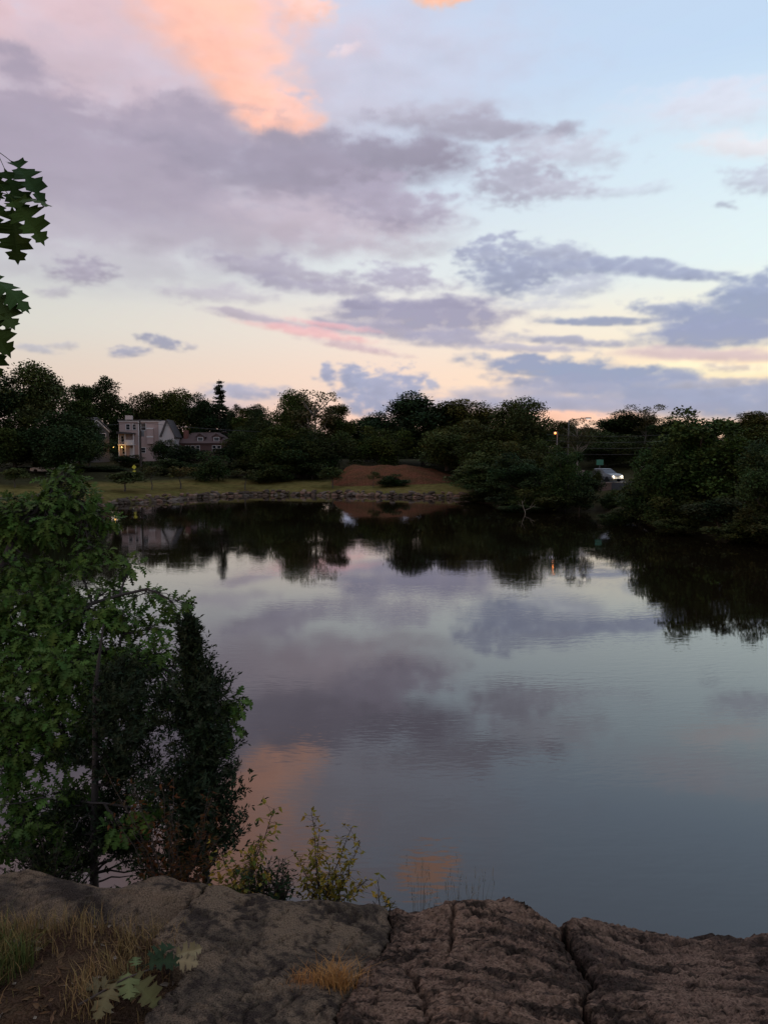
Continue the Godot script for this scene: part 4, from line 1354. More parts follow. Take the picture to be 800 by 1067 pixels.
	var protos := {
		"R1": tree_proto(1, 26000, 0.29, Vector3(0, 7.6, 0), Vector3(4.0, 5.3, 4.0), 34, Vector2(1.2, 2.5), green, 0.25, 14.0, 0.32, "bark"),
		"R2": tree_proto(2, 26000, 0.29, Vector3(0, 7.4, 0), Vector3(4.3, 5.4, 4.3), 34, Vector2(1.3, 2.4), Color(0.04, 0.06, 0.029), 0.2, 14.0, 0.34, "bark"),
		"R3": tree_proto(3, 26000, 0.29, Vector3(0, 7.6, 0), Vector3(3.8, 5.3, 3.8), 30, Vector2(1.1, 2.7), Color(0.064, 0.08, 0.036), 0.3, 14.0, 0.3, "bark"),
		"T1": tree_proto(4, 18000, 0.28, Vector3(0, 8.2, 0), Vector3(2.5, 5.0, 2.5), 18, Vector2(1.0, 1.9), green, 0.3, 14.0, 0.26, "bark"),
		"T2": tree_proto(5, 18000, 0.28, Vector3(0, 8.0, 0), Vector3(2.9, 5.2, 2.9), 20, Vector2(1.1, 2.0), Color(0.045, 0.06, 0.03), 0.3, 14.0, 0.28, "bark"),
		"L1": tree_proto(6, 26000, 0.29, Vector3(0, 5.4, 0), Vector3(4.6, 5.2, 4.6), 38, Vector2(1.3, 2.4), green, 0.2, 14.0, 0.3, "bark"),
		"L2": tree_proto(7, 26000, 0.29, Vector3(0, 5.2, 0), Vector3(5.0, 5.2, 5.0), 38, Vector2(1.3, 2.2), Color(0.06, 0.076, 0.03), 0.25, 14.0, 0.3, "bark"),
		"O1": tree_proto(8, 4200, 0.26, Vector3(0, 8.8, 0), Vector3(3.4, 4.4, 3.4), 26, Vector2(0.6, 1.4), Color(0.085, 0.085, 0.045), 0.5, 14.0, 0.24, "pale_bark"),
		"N1": tree_proto(9, 26000, 0.2, Vector3(0, 4.8, 0), Vector3(3.2, 4.2, 3.2), 54, Vector2(0.6, 1.3), Color(0.06, 0.09, 0.034), 0.35, 10.0, 0.2, "bark"),
		"N2": tree_proto(10, 26000, 0.2, Vector3(0, 4.2, 0), Vector3(3.5, 4.2, 3.5), 54, Vector2(0.6, 1.4), Color(0.045, 0.068, 0.03), 0.3, 10.0, 0.2, "bark"),
		"K1": tree_proto(11, 9000, 0.16, Vector3(0, 1.7, 0), Vector3(1.7, 1.5, 1.7), 30, Vector2(0.4, 0.8), Color(0.036, 0.05, 0.025), 0.3, 3.6, 0.06, "bark"),
		"K2": tree_proto(12, 9000, 0.16, Vector3(0, 1.6, 0), Vector3(2.0, 1.4, 1.7), 30, Vector2(0.4, 0.9), Color(0.04, 0.056, 0.026), 0.3, 3.6, 0.06, "bark"),
		"K3": tree_proto(13, 8000, 0.16, Vector3(0, 1.3, 0), Vector3(1.8, 1.3, 1.7), 34, Vector2(0.5, 0.8), Color(0.034, 0.05, 0.026), 0.15, 3.2, 0.06, "bark"),
		"S1": tree_proto(14, 2600, 0.2, Vector3(0, 2.6, 0), Vector3(1.2, 1.0, 1.2), 16, Vector2(0.4, 0.75), Color(0.06, 0.075, 0.035), 0.3, 4.2, 0.08, "bark"),
		"S2": tree_proto(15, 1300, 0.18, Vector3(0, 2.8, 0), Vector3(1.1, 1.1, 1.1), 16, Vector2(0.3, 0.6), Color(0.065, 0.065, 0.035), 0.4, 4.2, 0.07, "bark"),
		"C1": conifer_proto(),
	}
	print("protos ", Time.get_ticks_msec() - t0)
	var trees := [
		["broad_tree", "tall dark tree at the far left of the treeline, with an uneven two-humped top", -60.7, -135.0, 21.61, 15.41, "R1"],
		["broad_tree", "dark tree cut off by the left frame edge behind the hanging oak leaves", -66.4, -128.0, 19.66, 14.29, "R2"],
		["broad_tree", "low round dark tree standing in front of the tall two-humped tree at far left", -50.8, -122.0, 13.01, 12.71, "L1"],
		["broad_tree", "narrow dark tree rising left of the tall upright tree by the flat-roofed house", -58.7, -150.0, 19.27, 7.82, "T1"],
		["broad_tree", "tall upright dark tree immediately left of the pink three-storey house", -67.5, -188.0, 24.74, 10.26, "T2"],
		["broad_tree", "bushy tree right behind the flat roof of the pink house", -62.6, -205.0, 22.78, 14.75, "R3"],
		["broad_tree", "wide dark tree behind the white gable end of the pink house", -54.3, -208.0, 23.81, 16.00, "R1"],
		["broad_tree", "dark round tree between the white gable end and the tall thin spruce", -47.2, -205.0, 22.28, 12.72, "R2"],
		["broad_tree", "low dark tree right of the peaked brown gable", -33.7, -190.0, 17.76, 8.49, "T1"],
		["broad_tree", "small pointed dark tree just right of the spruce", -37.0, -196.0, 18.88, 4.86, "T2"],
		["broad_tree", "dark tree at the left shoulder of the tall clump beside the lawn", -27.6, -178.0, 17.60, 8.83, "R3"],
		["broad_tree", "tallest dark tree of the clump left of the reddish mound", -18.7, -158.0, 19.07, 10.98, "R1"],
		["birch_tree", "thin light-limbed open tree in the middle of the clump left of the mound", -13.5, -152.0, 18.16, 10.56, "O1"],
		["broad_tree", "dark tree on the right edge of the clump left of the reddish mound", -10.4, -160.0, 16.31, 7.94, "T1"],
		["broad_tree", "low broad tree in front, at the left foot of the clump beside the lawn", -19.7, -140.0, 11.45, 13.20, "L1"],
		["broad_tree", "low broad tree in front of the light-limbed open tree", -11.9, -142.0, 10.85, 13.04, "L2"],
		["broad_tree", "low far-off round tree seen between the lawn clump and the big round tree", -4.2, -190.0, 16.83, 16.97, "R2"],
		["broad_tree", "small grey-green tree tucked against the left flank of the big round tree", 3.2, -186.0, 15.89, 9.23, "R3"],
		["broad_tree", "big round-headed dark tree right behind the reddish mound", 8.7, -168.0, 19.76, 21.68, "R2"],
		["broad_tree", "dark tree forming the right shoulder of the big round-headed tree", 17.7, -160.0, 17.29, 16.67, "R3"],
		["broad_tree", "low spreading tree overhanging the right end of the reddish mound", 14.2, -134.0, 11.83, 15.30, "L2"],
		["broad_tree", "dark tree with branches reaching the water right of the stone bank", 15.9, -112.0, 9.87, 11.95, "L1"],
		["broad_tree", "leafy bright-topped tree left of the street lamps", 21.7, -120.0, 14.49, 11.91, "R1"],
		["broad_tree", "dark tree filling the gap behind the leafy bright-topped tree", 33.7, -150.0, 12.66, 10.42, "R3"],
		["broad_tree", "thin brownish half-bare tree just left of the road gap", 23.9, -96.0, 9.98, 4.29, "O1"],
		["broad_tree", "wide dark tree beyond the road, left of the half-bare crown", 44.3, -145.0, 14.18, 14.75, "R2"],
		["broad_tree", "tree with a half-bare feathery crown above the wide tree beyond the road", 46.3, -138.0, 14.75, 7.88, "O1"],
		["broad_tree", "large bushy bright-green tree standing on the right shore", 24.6, -60.0, 8.81, 8.64, "N1"],
		["broad_tree", "far dark rounded tree at the right frame edge", 68.4, -140.0, 13.86, 11.46, "R3"],
		["broad_tree", "small dark tree seen between the large bushy tree and the far rounded tree", 68.9, -150.0, 12.29, 6.33, "T2"],
		["broad_tree", "leafy tree spreading over the water in front of the pale sign board", 21.5, -60.0, 7.12, 6.25, "N2"],
		["broad_tree", "light-tipped leafy tree leaning out right of the large bushy tree", 26.4, -58.0, 6.76, 6.04, "N1"],
		["broad_tree", "leafy dark tree filling the right frame edge above the water", 23.9, -47.0, 6.06, 5.83, "N2"],
		["broad_tree", "bushy tree with low branches left of the road gap by the water", 15.4, -84.0, 5.73, 8.96, "N2"],
		["broad_tree", "small leafy tree on the bank between the half-bare tree and the water", 18.4, -79.0, 6.46, 5.10, "N1"],
		["broad_tree", "leafy tree right of the mound with its foot at the water", 13.0, -100.0, 5.15, 9.43, "N1"],
		["broad_tree", "low dark tree before the left-edge trees, left of the white van", -60.0, -126.0, 12.04, 13.13, "L2"],
		["broad_tree", "low dark tree at the foot of the tall upright tree by the pink house", -57.0, -150.0, 12.47, 8.93, "L1"],
		["broad_tree", "low spreading tree right of the red-roofed house", -27.8, -168.0, 13.18, 13.34, "L2"],
		["broad_tree", "dense low tree in the middle foot of the lawn clump", -15.1, -139.0, 9.01, 13.80, "L1"],
		["broad_tree", "dark low tree right behind the crest of the reddish mound", -0.4, -152.0, 11.64, 13.20, "L2"],
		["broad_tree", "dense dark tree at the right end of the reddish mound, behind the spreading tree", 11.9, -146.0, 11.38, 14.49, "L1"],
		["broad_tree", "dense dark tree between the bright-topped tree and the water", 17.0, -104.0, 7.47, 11.10, "L2"],
		["broad_tree", "dark tree closing the gap right behind the street lamps", 34.8, -138.0, 10.68, 10.62, "R3"],
		["broad_tree", "dark low tree behind the lit car", 34.4, -120.0, 9.63, 10.42, "L1"],
		["broad_tree", "dark low tree right behind the pale sign board", 37.1, -112.0, 8.77, 11.12, "L2"],
		["broad_tree", "dense tree under the left side of the large bushy tree", 27.0, -70.0, 6.11, 7.82, "N2"],
		["broad_tree", "dense tree between the light-tipped tree and the water", 27.5, -62.0, 4.90, 5.85, "N2"],
		["broad_tree", "tall dark tree behind the large bushy tree to its left", 48.8, -130.0, 12.26, 9.68, "R2"],
		["broad_tree", "dark tree behind the right-edge trees, below the far rounded tree", 52.4, -110.0, 10.05, 9.55, "L1"],
		["broad_tree", "dark tree filling the foot of the two-humped tree at the left edge", -58.7, -132.0, 10.43, 13.10, "L1"],
		["broad_tree", "dark tree behind the leafy tree left of the road gap", 24.1, -112.0, 8.22, 8.34, "L2"],
	]
	for row in trees:
		plant(row, protos, "tree", "trees along the far shores")
	plant(["spruce_tree", "tall thin spruce with sparse tiers rising above the peaked brown gable", -43.2, -205.0, 25.1, 9.0, "C1"], protos, "tree", "trees along the far shores")
	var bushes := [
		["waterside_bush", "dark bush hanging over the water below the pale sign board", 20.0, -61.0, 2.94, 5.00, "K1"],
		["waterside_bush", "dark bush hanging over the water below the large bushy tree", 21.6, -57.0, 2.78, 5.37, "K2"],
		["waterside_bush", "dark bush hanging over the water below the light-tipped tree", 22.6, -52.0, 2.58, 5.42, "K1"],
		["waterside_bush", "dark bush hanging over the water at the right frame edge", 23.2, -46.0, 2.50, 5.71, "K2"],
		["waterside_bush", "rounded bush at the water just left of the road gap", 19.2, -76.0, 2.64, 4.90, "K1"],
		["waterside_bush", "bush at the water below the snag with pale dead limbs", 15.7, -78.0, 2.58, 6.39, "K2"],
		["waterside_bush", "bush at the water where the stone bank ends", 13.1, -94.0, 2.57, 7.00, "K1"],
		["waterside_bush", "small bush below the brown roadside wall", 23.0, -78.0, 2.20, 3.29, "K2"],
		["lawn_bush", "dome-shaped clipped bush standing before the reddish mound", 1.3, -119.0, 3.13, 5.32, "K3"],
		["lawn_bush", "wide dark bush on the lawn below the low red-roofed house", -28.8, -128.0, 6.64, 6.99, "K3"],
		["lawn_bush", "low hedge-like bush behind the yellow diamond sign", -51.0, -142.0, 4.37, 8.81, "K2"],
		["lawn_bush", "bush growing against the foot of the pink house", -47.8, -168.0, 9.87, 7.09, "K1"],
		["lawn_bush", "low bush left of the white parked van", -65.5, -140.0, 4.21, 6.95, "K2"],
		["lawn_bush", "wide low bush between the van and the yellow sign", -54.2, -136.0, 4.56, 8.44, "K1"],
		["lawn_bush", "bush below the porch of the low red-roofed house", -39.9, -158.0, 8.41, 9.80, "K1"],
		["lawn_bush", "bush on the lawn at the left foot of the tall clump", -25.3, -138.0, 5.92, 7.53, "K2"],
		["lawn_bush", "bush at the lawn edge below the peaked brown gable", -32.6, -165.0, 8.97, 8.19, "K1"],
		["roadside_bush", "small bush hiding the rear of the lit car", 24.6, -89.5, 4.13, 1.78, "K1"],
		["waterside_bush", "low bush at the water line below the snag and its bush", 13.3, -76.5, 0.73, 4.75, "K1"],
		["waterside_bush", "low bush trailing in the water where the stone bank ends", 11.7, -96.0, 1.09, 5.96, "K2"],
		["waterside_bush", "low bush in the water line under the pale sign board", 18.6, -61.0, 1.27, 3.33, "K2"],
		["waterside_bush", "low bush in the water line under the large bushy tree", 19.8, -53.0, 1.08, 3.95, "K1"],
		["lawn_bush", "dark low bush under the left edge of the lawn clump", -19.0, -130.0, 4.90, 8.06, "K3"],
		["lawn_bush", "dark bush filling the foot of the clump left of the mound", -12.6, -136.0, 5.57, 10.12, "K1"],
		["lawn_bush", "bush left of the utility pole foot", -51.7, -156.0, 6.44, 7.74, "K1"],
		["waterside_bush", "bush at the water between the pale-board tree and the large bushy tree", 22.2, -63.0, 1.93, 4.69, "K2"],
		["waterside_bush", "bush at the water under the light-tipped leaning tree", 23.1, -56.0, 2.12, 4.86, "K1"],
		["waterside_bush", "low bush trailing in the water at the right frame edge, in front of the others", 22.6, -48.0, 1.44, 5.36, "K2"],
		["waterside_bush", "bush on the slope above the water below the sign board", 23.3, -70.0, 3.34, 4.69, "K1"],
		["waterside_bush", "bush on the slope above the water under the large bushy tree", 25.6, -64.0, 3.47, 6.35, "K2"],
		["waterside_bush", "bush left of the pinkish shed", 27.5, -60.0, 3.56, 3.72, "K1"],
		["waterside_bush", "bush at the water left of the snag with pale limbs", 13.8, -84.0, 1.99, 5.63, "K2"],
		["waterside_bush", "bush on the bank under the thin half-bare tree", 22.1, -84.0, 3.45, 4.17, "K1"],
		["lawn_bush", "wide bush between the yellow sign and the wide bush below the red-roofed house", -38.5, -140.0, 5.59, 9.03, "K1"],
		["lawn_bush", "bush filling the ground right of the white van", -53.9, -128.0, 3.63, 5.72, "K3"],
	]
	for row in bushes:
		plant(row, protos, "bush", "bushes along the far shores")
	var young := [
		["young_tree", "small round lawn tree standing left of the boulders", -46.7, -98.0, 4.17, 3.65, "S1"],
		["young_tree", "small lawn tree on a thin trunk right in front of the yellow sign", -33.8, -101.0, 3.65, 5.51, "S1"],
		["young_tree", "thin sparse lawn tree right of the yellow sign", -32.4, -108.0, 4.37, 3.48, "S2"],
		["young_tree", "small leaning lawn tree below the white gable end", -29.4, -112.0, 4.21, 4.72, "S2"],
		["young_tree", "small light-green lawn tree just left of the reddish mound", -8.0, -120.0, 4.16, 4.47, "S1"],
		["young_tree", "thin lawn tree before the bush at the left foot of the clump", -21.2, -118.0, 3.73, 4.39, "S2"],
		["young_tree", "tiny bare-stemmed lawn tree before the reddish mound", -1.6, -119.0, 3.43, 2.07, "S2"],
	]
	for row in young:
		plant(row, protos, "tree", "young trees on the lawn")
	# woods far behind, one mass
	for key in ["R2", "L1"]:
		var mmesh := MultiMesh.new()
		mmesh.transform_format = MultiMesh.TRANSFORM_3D
		mmesh.mesh = protos[key][1]
		mmesh.instance_count = 70
		for k in 70:
			var x := -230.0 + 460.0 * (k + rng.randf()) / 70.0
			var z := -255.0 - rng.randf() * 45.0
			var s := rng.randf_range(0.8, 1.15)
			mmesh.set_instance_transform(k, Transform3D(Basis(Vector3.UP, rng.randf() * TAU).scaled(Vector3(s * 1.3, s * 0.95, s * 1.3) * widen(z)), spread(Vector3(x, ground_height(x, z) - 2.0, z))))
		var mi := MultiMeshInstance3D.new()
		mi.name = numbered("woods")
		mi.multimesh = mmesh
		mi.set_meta("kind", "stuff")
		tag(mi, ["far-off dark woods closing the view behind the houses and trees", "far-off dark green woods filling the gaps of the treeline"][0 if key == "R2" else 1], "woods")
		add_child(mi)
	# a snag with pale dead limbs over the water
	var sn := thing("dead_tree", "pale dead forked branch sticking up from the dark water edge", "dead tree", Vector3(13.75, 0.1, -74.6))
	var dead := MB.new()
	var rr := RandomNumberGenerator.new()
	rr.seed = 4
	for limb in [[Vector3(0, -0.4, 0), Vector3(-0.5, 1.2, 0.2), 0.05], [Vector3(-0.15, 0.2, 0.05), Vector3(0.8, 0.75, 0.3), 0.03], [Vector3(0.3, 0.45, 0.15), Vector3(0.75, 1.2, 0.2), 0.018], [Vector3(-0.25, 0.6, 0.1), Vector3(-0.9, 0.8, 0.2), 0.018], [Vector3(-0.4, 0.9, 0.15), Vector3(-0.1, 1.5, 0.1), 0.014], [Vector3(0.5, 0.6, 0.2), Vector3(1.2, 0.5, 0.3), 0.014], [Vector3(-0.6, 0.7, 0.15), Vector3(-0.9, 1.15, 0.1), 0.01]]:
		bough(limb[0], limb[1], limb[2], limb[2] * 0.3, -0.05, dead, rr, 5)
	part("branch", dead.rounded(material("dead_wood", 0.2, 0.17, 0.13)), sn)

	# ---- houses
	make_pink_house()
	make_red_house()
	make_gable_house("brown house whose peaked gable with pale rake boards shows under the spruce", Vector3(-42.6, ground_height(-43, -215), -215), 6.4, 15.4 - ground_height(-43, -215), 18.2 - ground_height(-43, -215), material("red_brown_wall", 0.2, 0.1, 0.09), material("dark_roof", 0, 0, 0), 0.15)
	make_gable_house("grey-roofed house half hidden behind the tall upright tree", Vector3(-63.5, ground_height(-63, -172), -172), 8.0, 12.0 - ground_height(-63, -172), 14.6 - ground_height(-63, -172), material("grey_wall", 0.08, 0.075, 0.075), material("grey_roof", 0.07, 0.068, 0.07), 1.2)
	# small pale-roofed shed at the right edge
	var gy := ground_height(30.6, -62)
	var shed := thing("shed", "small pinkish shed with a pale roof at the right frame edge", "shed", Vector3(31.0, gy - 0.3, -62), -0.2)
	part("wall", solid(Vector3(-0.9, 0, -2), Vector3(1.6, 3.0 - gy + 0.3, 0), material("shed_wall", 0.3, 0.16, 0.13)), shed)
	var ev := 3.0 - gy + 0.3
	part("roof", prism(PackedVector2Array([Vector2(-1.2, ev + 0.003), Vector2(1.9, ev + 0.003), Vector2(1.0, ev + 0.5), Vector2(-0.3, ev + 0.5)]), -2.2, 0.25, material("pale_roof", 0.45, 0.42, 0.42)), shed)

	# ---- street things
	make_car("parked_car", "white and grey car with both headlights lit on the road across the pond", "car", Vector3(26.4, 2.68, -92.1), 0.35, material("silver_paint", 0.14, 0.145, 0.15, 0.3), 1.5, true)
	var vy := ground_height(-57.7, -132)
	make_car("parked_van", "white van parked beyond the left lawn, half hidden by bushes", "van", Vector3(-57.7, vy, -132), -1.35, material("white_paint", 0.7, 0.7, 0.7, 0.35), 1.95, false)
	# brown wall beside the road
	var wl := thing("roadside_wall", "low brown wall below the car with lit headlights", "wall", Vector3(26.0, 1.3, -88.6), 0.1)
	part("wall", solid(Vector3(-1.5, -0.5, -0.2), Vector3(2.3, 1.25, 0.2), material("brown_wall", 0.13, 0.08, 0.06)), wl)
	part("coping", solid(Vector3(-1.55, 1.253, -0.26), Vector3(2.35, 1.34, 0.26), material("brown_coping", 0.17, 0.12, 0.1)), wl)
	var w2 := thing("roadside_wall", "pale low wall left of the road gap behind the half-bare tree", "wall", Vector3(23.5, 2.6, -93.8), 0.1)
	part("wall", solid(Vector3(-0.6, -1.0, -0.15), Vector3(0.7, 1.3, 0.15), material("pale_wall", 0.22, 0.17, 0.16)), w2)
	part("coping", solid(Vector3(-0.65, 1.303, -0.2), Vector3(0.75, 1.38, 0.2), material("brown_coping", 0, 0, 0)), w2)
	var gs := thing("street_sign", "green street sign on a post behind the lit car", "sign", Vector3(26.3, 2.6, -94.6))
	part("post", cylinder_mesh(0.04, 0.04, 2.7, material("steel", 0.08, 0.08, 0.085, 0.6)), gs)
	part("panel", solid(Vector3(-0.42, 2.0, 0.05), Vector3(0.42, 2.65, 0.08), material("sign_green", 0.02, 0.12, 0.075, 0.5)), gs)
	var bs := thing("sign_board", "pale upright board beside the road right of the lit car", "sign", Vector3(29.6, 2.7, -88.2), -0.1)
	part("panel", solid(Vector3(-0.36, 1.2, -0.04), Vector3(0.36, 2.25, 0.04), material("board_pale", 0.42, 0.33, 0.31, 0.6)), bs)
	for x in [-0.4, 0.4]:
		part("post", solid(Vector3(x - 0.04, -0.6, -0.06), Vector3(x + 0.04, 2.35, 0.06), material("board_frame", 0.1, 0.05, 0.045)), bs)
	# left: wooden pole and yellow sign
	var py := ground_height(-47, -150)
	var pole := thing("utility_pole", "brown wooden utility pole in front of the pink house", "utility pole", Vector3(-47, py, -150))
	part("pole", cylinder_mesh(0.22, 0.17, 13.2 - py, material("pole_wood", 0.04, 0.028, 0.022)), pole)
	part("crossarm", solid(Vector3(-1.1, 12.3 - py, 0.18), Vector3(1.1, 12.45 - py, 0.3), material("pole_wood", 0, 0, 0)), pole)
	part("transformer", cylinder_mesh(0.28, 0.28, 0.9, material("steel", 0, 0, 0)), pole).position = Vector3(0.48, 10.2 - py, 0)
	var sy := ground_height(-41.2, -128)
	var ys := thing("road_sign", "yellow diamond warning sign on a thin post before the utility pole", "sign", Vector3(-41.2, sy, -128))
	part("post", cylinder_mesh(0.05, 0.05, 4.5 - sy, material("steel", 0, 0, 0)), ys)
	part("panel", prism(PackedVector2Array([Vector2(-0.38, 4.15 - sy), Vector2(0, 3.74 - sy), Vector2(0.38, 4.15 - sy), Vector2(0, 4.56 - sy)]), 0.06, 0.1, material("sign_yellow", 0.55, 0.5, 0.04, 0.5)), ys)
	part("plaque", solid(Vector3(-0.22, 3.35 - sy, 0.06), Vector3(0.22, 3.6 - sy, 0.1), material("sign_yellow", 0, 0, 0)), ys)
	wire("wire running from the brown wooden pole to the right over the red roof", Vector3(-46, 12.5, -149.7), Vector3(10, 13.5, -190), 1.4, 0.03)
	wire("wire running from the brown wooden pole to the left frame edge", Vector3(-48, 12.5, -149.7), Vector3(-100, 12.0, -140), 1.2, 0.03)
	# right: street lamps and wires
	var ly := ground_height(23.7, -100)
	var lamp := thing("street_lamp", "tall street lamp with a long arm reaching right over the road", "street lamp", Vector3(23.7, ly, -100))
	part("pole", cylinder_mesh(0.1, 0.07, 10.3 - ly, material("steel", 0, 0, 0)), lamp)
	var am := MB.new()
	am.tube(PackedVector3Array([Vector3(0, 10.1 - ly, 0), Vector3(1.0, 10.45 - ly, 0.1), Vector3(2.3, 10.6 - ly, 0.2)]), PackedFloat32Array([0.05, 0.045, 0.04]), 6, Color.WHITE)
	part("arm", am.rounded(material("steel", 0, 0, 0)), lamp)
	part("lamp_head", solid(Vector3(2.1, 10.52 - ly, 0.05), Vector3(2.8, 10.68 - ly, 0.35), material("lamp_housing", 0.3, 0.3, 0.3, 0.5)), lamp)
	part("lamp_lens", solid(Vector3(2.2, 10.44 - ly, 0.1), Vector3(2.7, 10.517 - ly, 0.3), lamp_material("white_lamp_glow", Color(1.0, 0.95, 0.9), 0.9)), lamp)
	glow(Color(1.0, 0.95, 0.88), 0.04, spread(Vector3(23.7 + 2.45, 10.35, -99.8)), 0.2)
	var oy := ground_height(22.3, -100.6)
	var ol := thing("street_lamp", "short street lamp glowing orange between the trees left of the road", "street lamp", Vector3(22.35, oy, -100.4))
	part("pole", cylinder_mesh(0.08, 0.06, 8.9 - oy, material("steel", 0, 0, 0)), ol)
	part("arm", solid(Vector3(-0.3, 8.8 - oy, -0.04), Vector3(0.0, 8.88 - oy, 0.04), material("steel", 0, 0, 0)), ol)
	ball(Vector3(-0.28, 8.68 - oy, 0.0), 0.17, lamp_material("orange_lamp_glow", Color(1.0, 0.55, 0.12), 1.1), ol, "lamp_globe").set_meta("label", "orange glowing lamp")
	glow(Color(1.0, 0.55, 0.15), 0.4, spread(Vector3(22.07, 8.68, -100.1)), 0.2)
	for k in 4:
		wire(["topmost of four wires strung across the road gap", "second of four wires strung across the road gap", "third of four wires strung across the road gap", "lowest of four wires strung across the road gap"][k], Vector3(20.0, 8.4 - k * 0.75, -96.0), Vector3(34, 8.2 - k * 0.7, -90), 0.3, 0.014)

	# ---- the ledge under the camera
	t0 = Time.get_ticks_msec()
	rock_a.seed = 11; rock_a.frequency = 1.1; rock_a.fractal_octaves = 3
	rock_b.seed = 12; rock_b.frequency = 5.0; rock_b.fractal_octaves = 4
	rock_d.seed = 14; rock_d.frequency = 7.0; rock_d.fractal_type = FastNoiseLite.FRACTAL_RIDGED; rock_d.fractal_octaves = 4
	rock_c.seed = 13; rock_c.frequency = 30.0; rock_c.fractal_octaves = 3
	var grey := material("grey_rock", 1, 1, 1, 0.9, true)
	grey.albedo_texture = noise_tex(1024, 0.07, 5, [lin(0.12, 0.12, 0.12), lin(0.6, 0.59, 0.57), lin(0.85, 0.84, 0.82), lin(1, 1, 0.97)], 21)
	grey.normal_enabled = true
	grey.normal_texture = bump_tex(1024, 0.09, 5, 22, 9.0)
	grey.normal_scale = 1.0
	grey.uv1_triplanar = true
	grey.uv1_world_triplanar = true
	grey.uv1_scale = Vector3.ONE * 1.6
	grey.metallic_specular = 0.2
	var red: StandardMaterial3D = grey.duplicate()
	red.normal_scale = 0.75
	red.resource_name = "red_rock"
	red.albedo_texture = noise_tex(1024, 0.06, 5, [lin(0.08, 0.08, 0.08), lin(0.52, 0.5, 0.48), lin(0.85, 0.82, 0.79), lin(1, 0.97, 0.92)], 25)
	red.uv1_scale = Vector3(1.0, 1.2, 2.4)
	var j_far := [Vector2(-3.4, 2.0), Vector2(-3.4, -4.1)]
	var j_gully := [Vector2(-0.74, 2.0), Vector2(-0.76, -2.31), Vector2(-0.69, -2.44), Vector2(-0.7, -2.5), Vector2(-0.83, -2.67), Vector2(-0.84, -2.74), Vector2(-0.72, -3.05), Vector2(-0.7, -4.1)]
	var j_mid := [Vector2(-0.3, 2.0), Vector2(-0.15, -2.32), Vector2(-0.08, -2.61), Vector2(0.02, -2.88), Vector2(0.06, -4.1)]
	var j_right := [Vector2(0.5, 2.0), Vector2(0.64, -2.31), Vector2(0.67, -2.47), Vector2(0.75, -2.57), Vector2(0.73, -2.6), Vector2(0.72, -2.81), Vector2(0.7, -4.1)]
	var j_end := [Vector2(3.6, 2.0), Vector2(3.6, -4.1)]
	slab("rounded grey hump of rock under the cedar, behind the dry grass", j_far, j_gully, 0.2, [Color(0.09, 0.07, 0.052), Color(0.19, 0.137, 0.09)], [], -2.8, grey)
	slab("smooth grey-olive slab between the dry grass and the reddish cracked rock", j_gully, j_mid, 0.1, [Color(0.09, 0.07, 0.05), Color(0.185, 0.135, 0.09)], [], 2.0, grey)
	slab("reddish-brown rough slab with thin cracks between the grey slab and the deep zigzag crack", j_mid, j_right, 1.0, [Color(0.08, 0.058, 0.044), Color(0.25, 0.165, 0.115)], [[Vector2(0.14, -2.2), Vector2(0.13, -2.39), Vector2(0.08, -2.63)], [Vector2(0.24, -2.7), Vector2(0.28, -3.05)]], 2.0, red)
	slab("reddish-brown slab right of the deep zigzag crack, reaching the frame edge", j_right, j_end, 1.0, [Color(0.08, 0.058, 0.045), Color(0.23, 0.155, 0.11)], [[Vector2(0.88, -2.2), Vector2(0.84, -2.35), Vector2(0.8, -2.42)]], 2.0, red)
	# soil to the left
	xs = PackedFloat32Array()
	zs = PackedFloat32Array()
	for k in 150:
		xs.append(-3.6 + k * 0.0195)
	for k in 120:
		zs.append(-3.02 + k * 0.0125 if k < 80 else -2.02 + (k - 80) * 0.1)
	var soil_m := material("soil", 1, 1, 1, 1.0, true)
	soil_m.albedo_texture = noise_tex(512, 0.06, 5, [lin(0.3, 0.28, 0.26), lin(0.75, 0.72, 0.7), lin(1, 1, 1)], 31)
	soil_m.metallic_specular = 0.1
	soil_m.normal_enabled = true
	soil_m.normal_texture = bump_tex(512, 0.08, 5, 32, 16.0)
	soil_m.uv1_triplanar = true
	soil_m.uv1_world_triplanar = true
	soil_m.uv1_scale = Vector3.ONE * 2.5
	var soil_h := func(x: float, z: float) -> float:
		var dip := smoothstep(0.22, 0.0, absf(x - along(j_gully, z) + 0.06)) * 0.05
		return 3.15 + rock_a.get_noise_2d(x + 30.0, z) * 0.05 + rock_b.get_noise_2d(x, z + 50.0) * 0.025 - dip - smoothstep(-2.72, -3.0, z) * 0.18
	var soil_c := func(x: float, z: float) -> Color:
		return Color(0.075, 0.046, 0.03).lerp(Color(0.11, 0.075, 0.045), clampf(0.4 + rock_b.get_noise_2d(x, z), 0.0, 1.0))
	struct("soil", grid_mesh(xs, zs, soil_h, soil_c, soil_m, false)).position.y = LIFT
	print("rocks ", Time.get_ticks_msec() - t0)

	# ---- grass
	var grass_m := material("grass_blade", 1, 1, 1, 0.8, true)
	var rg := RandomNumberGenerator.new()
	rg.seed = 55
	grass_m.metallic_specular = 0.1
	var dry := MB.new()
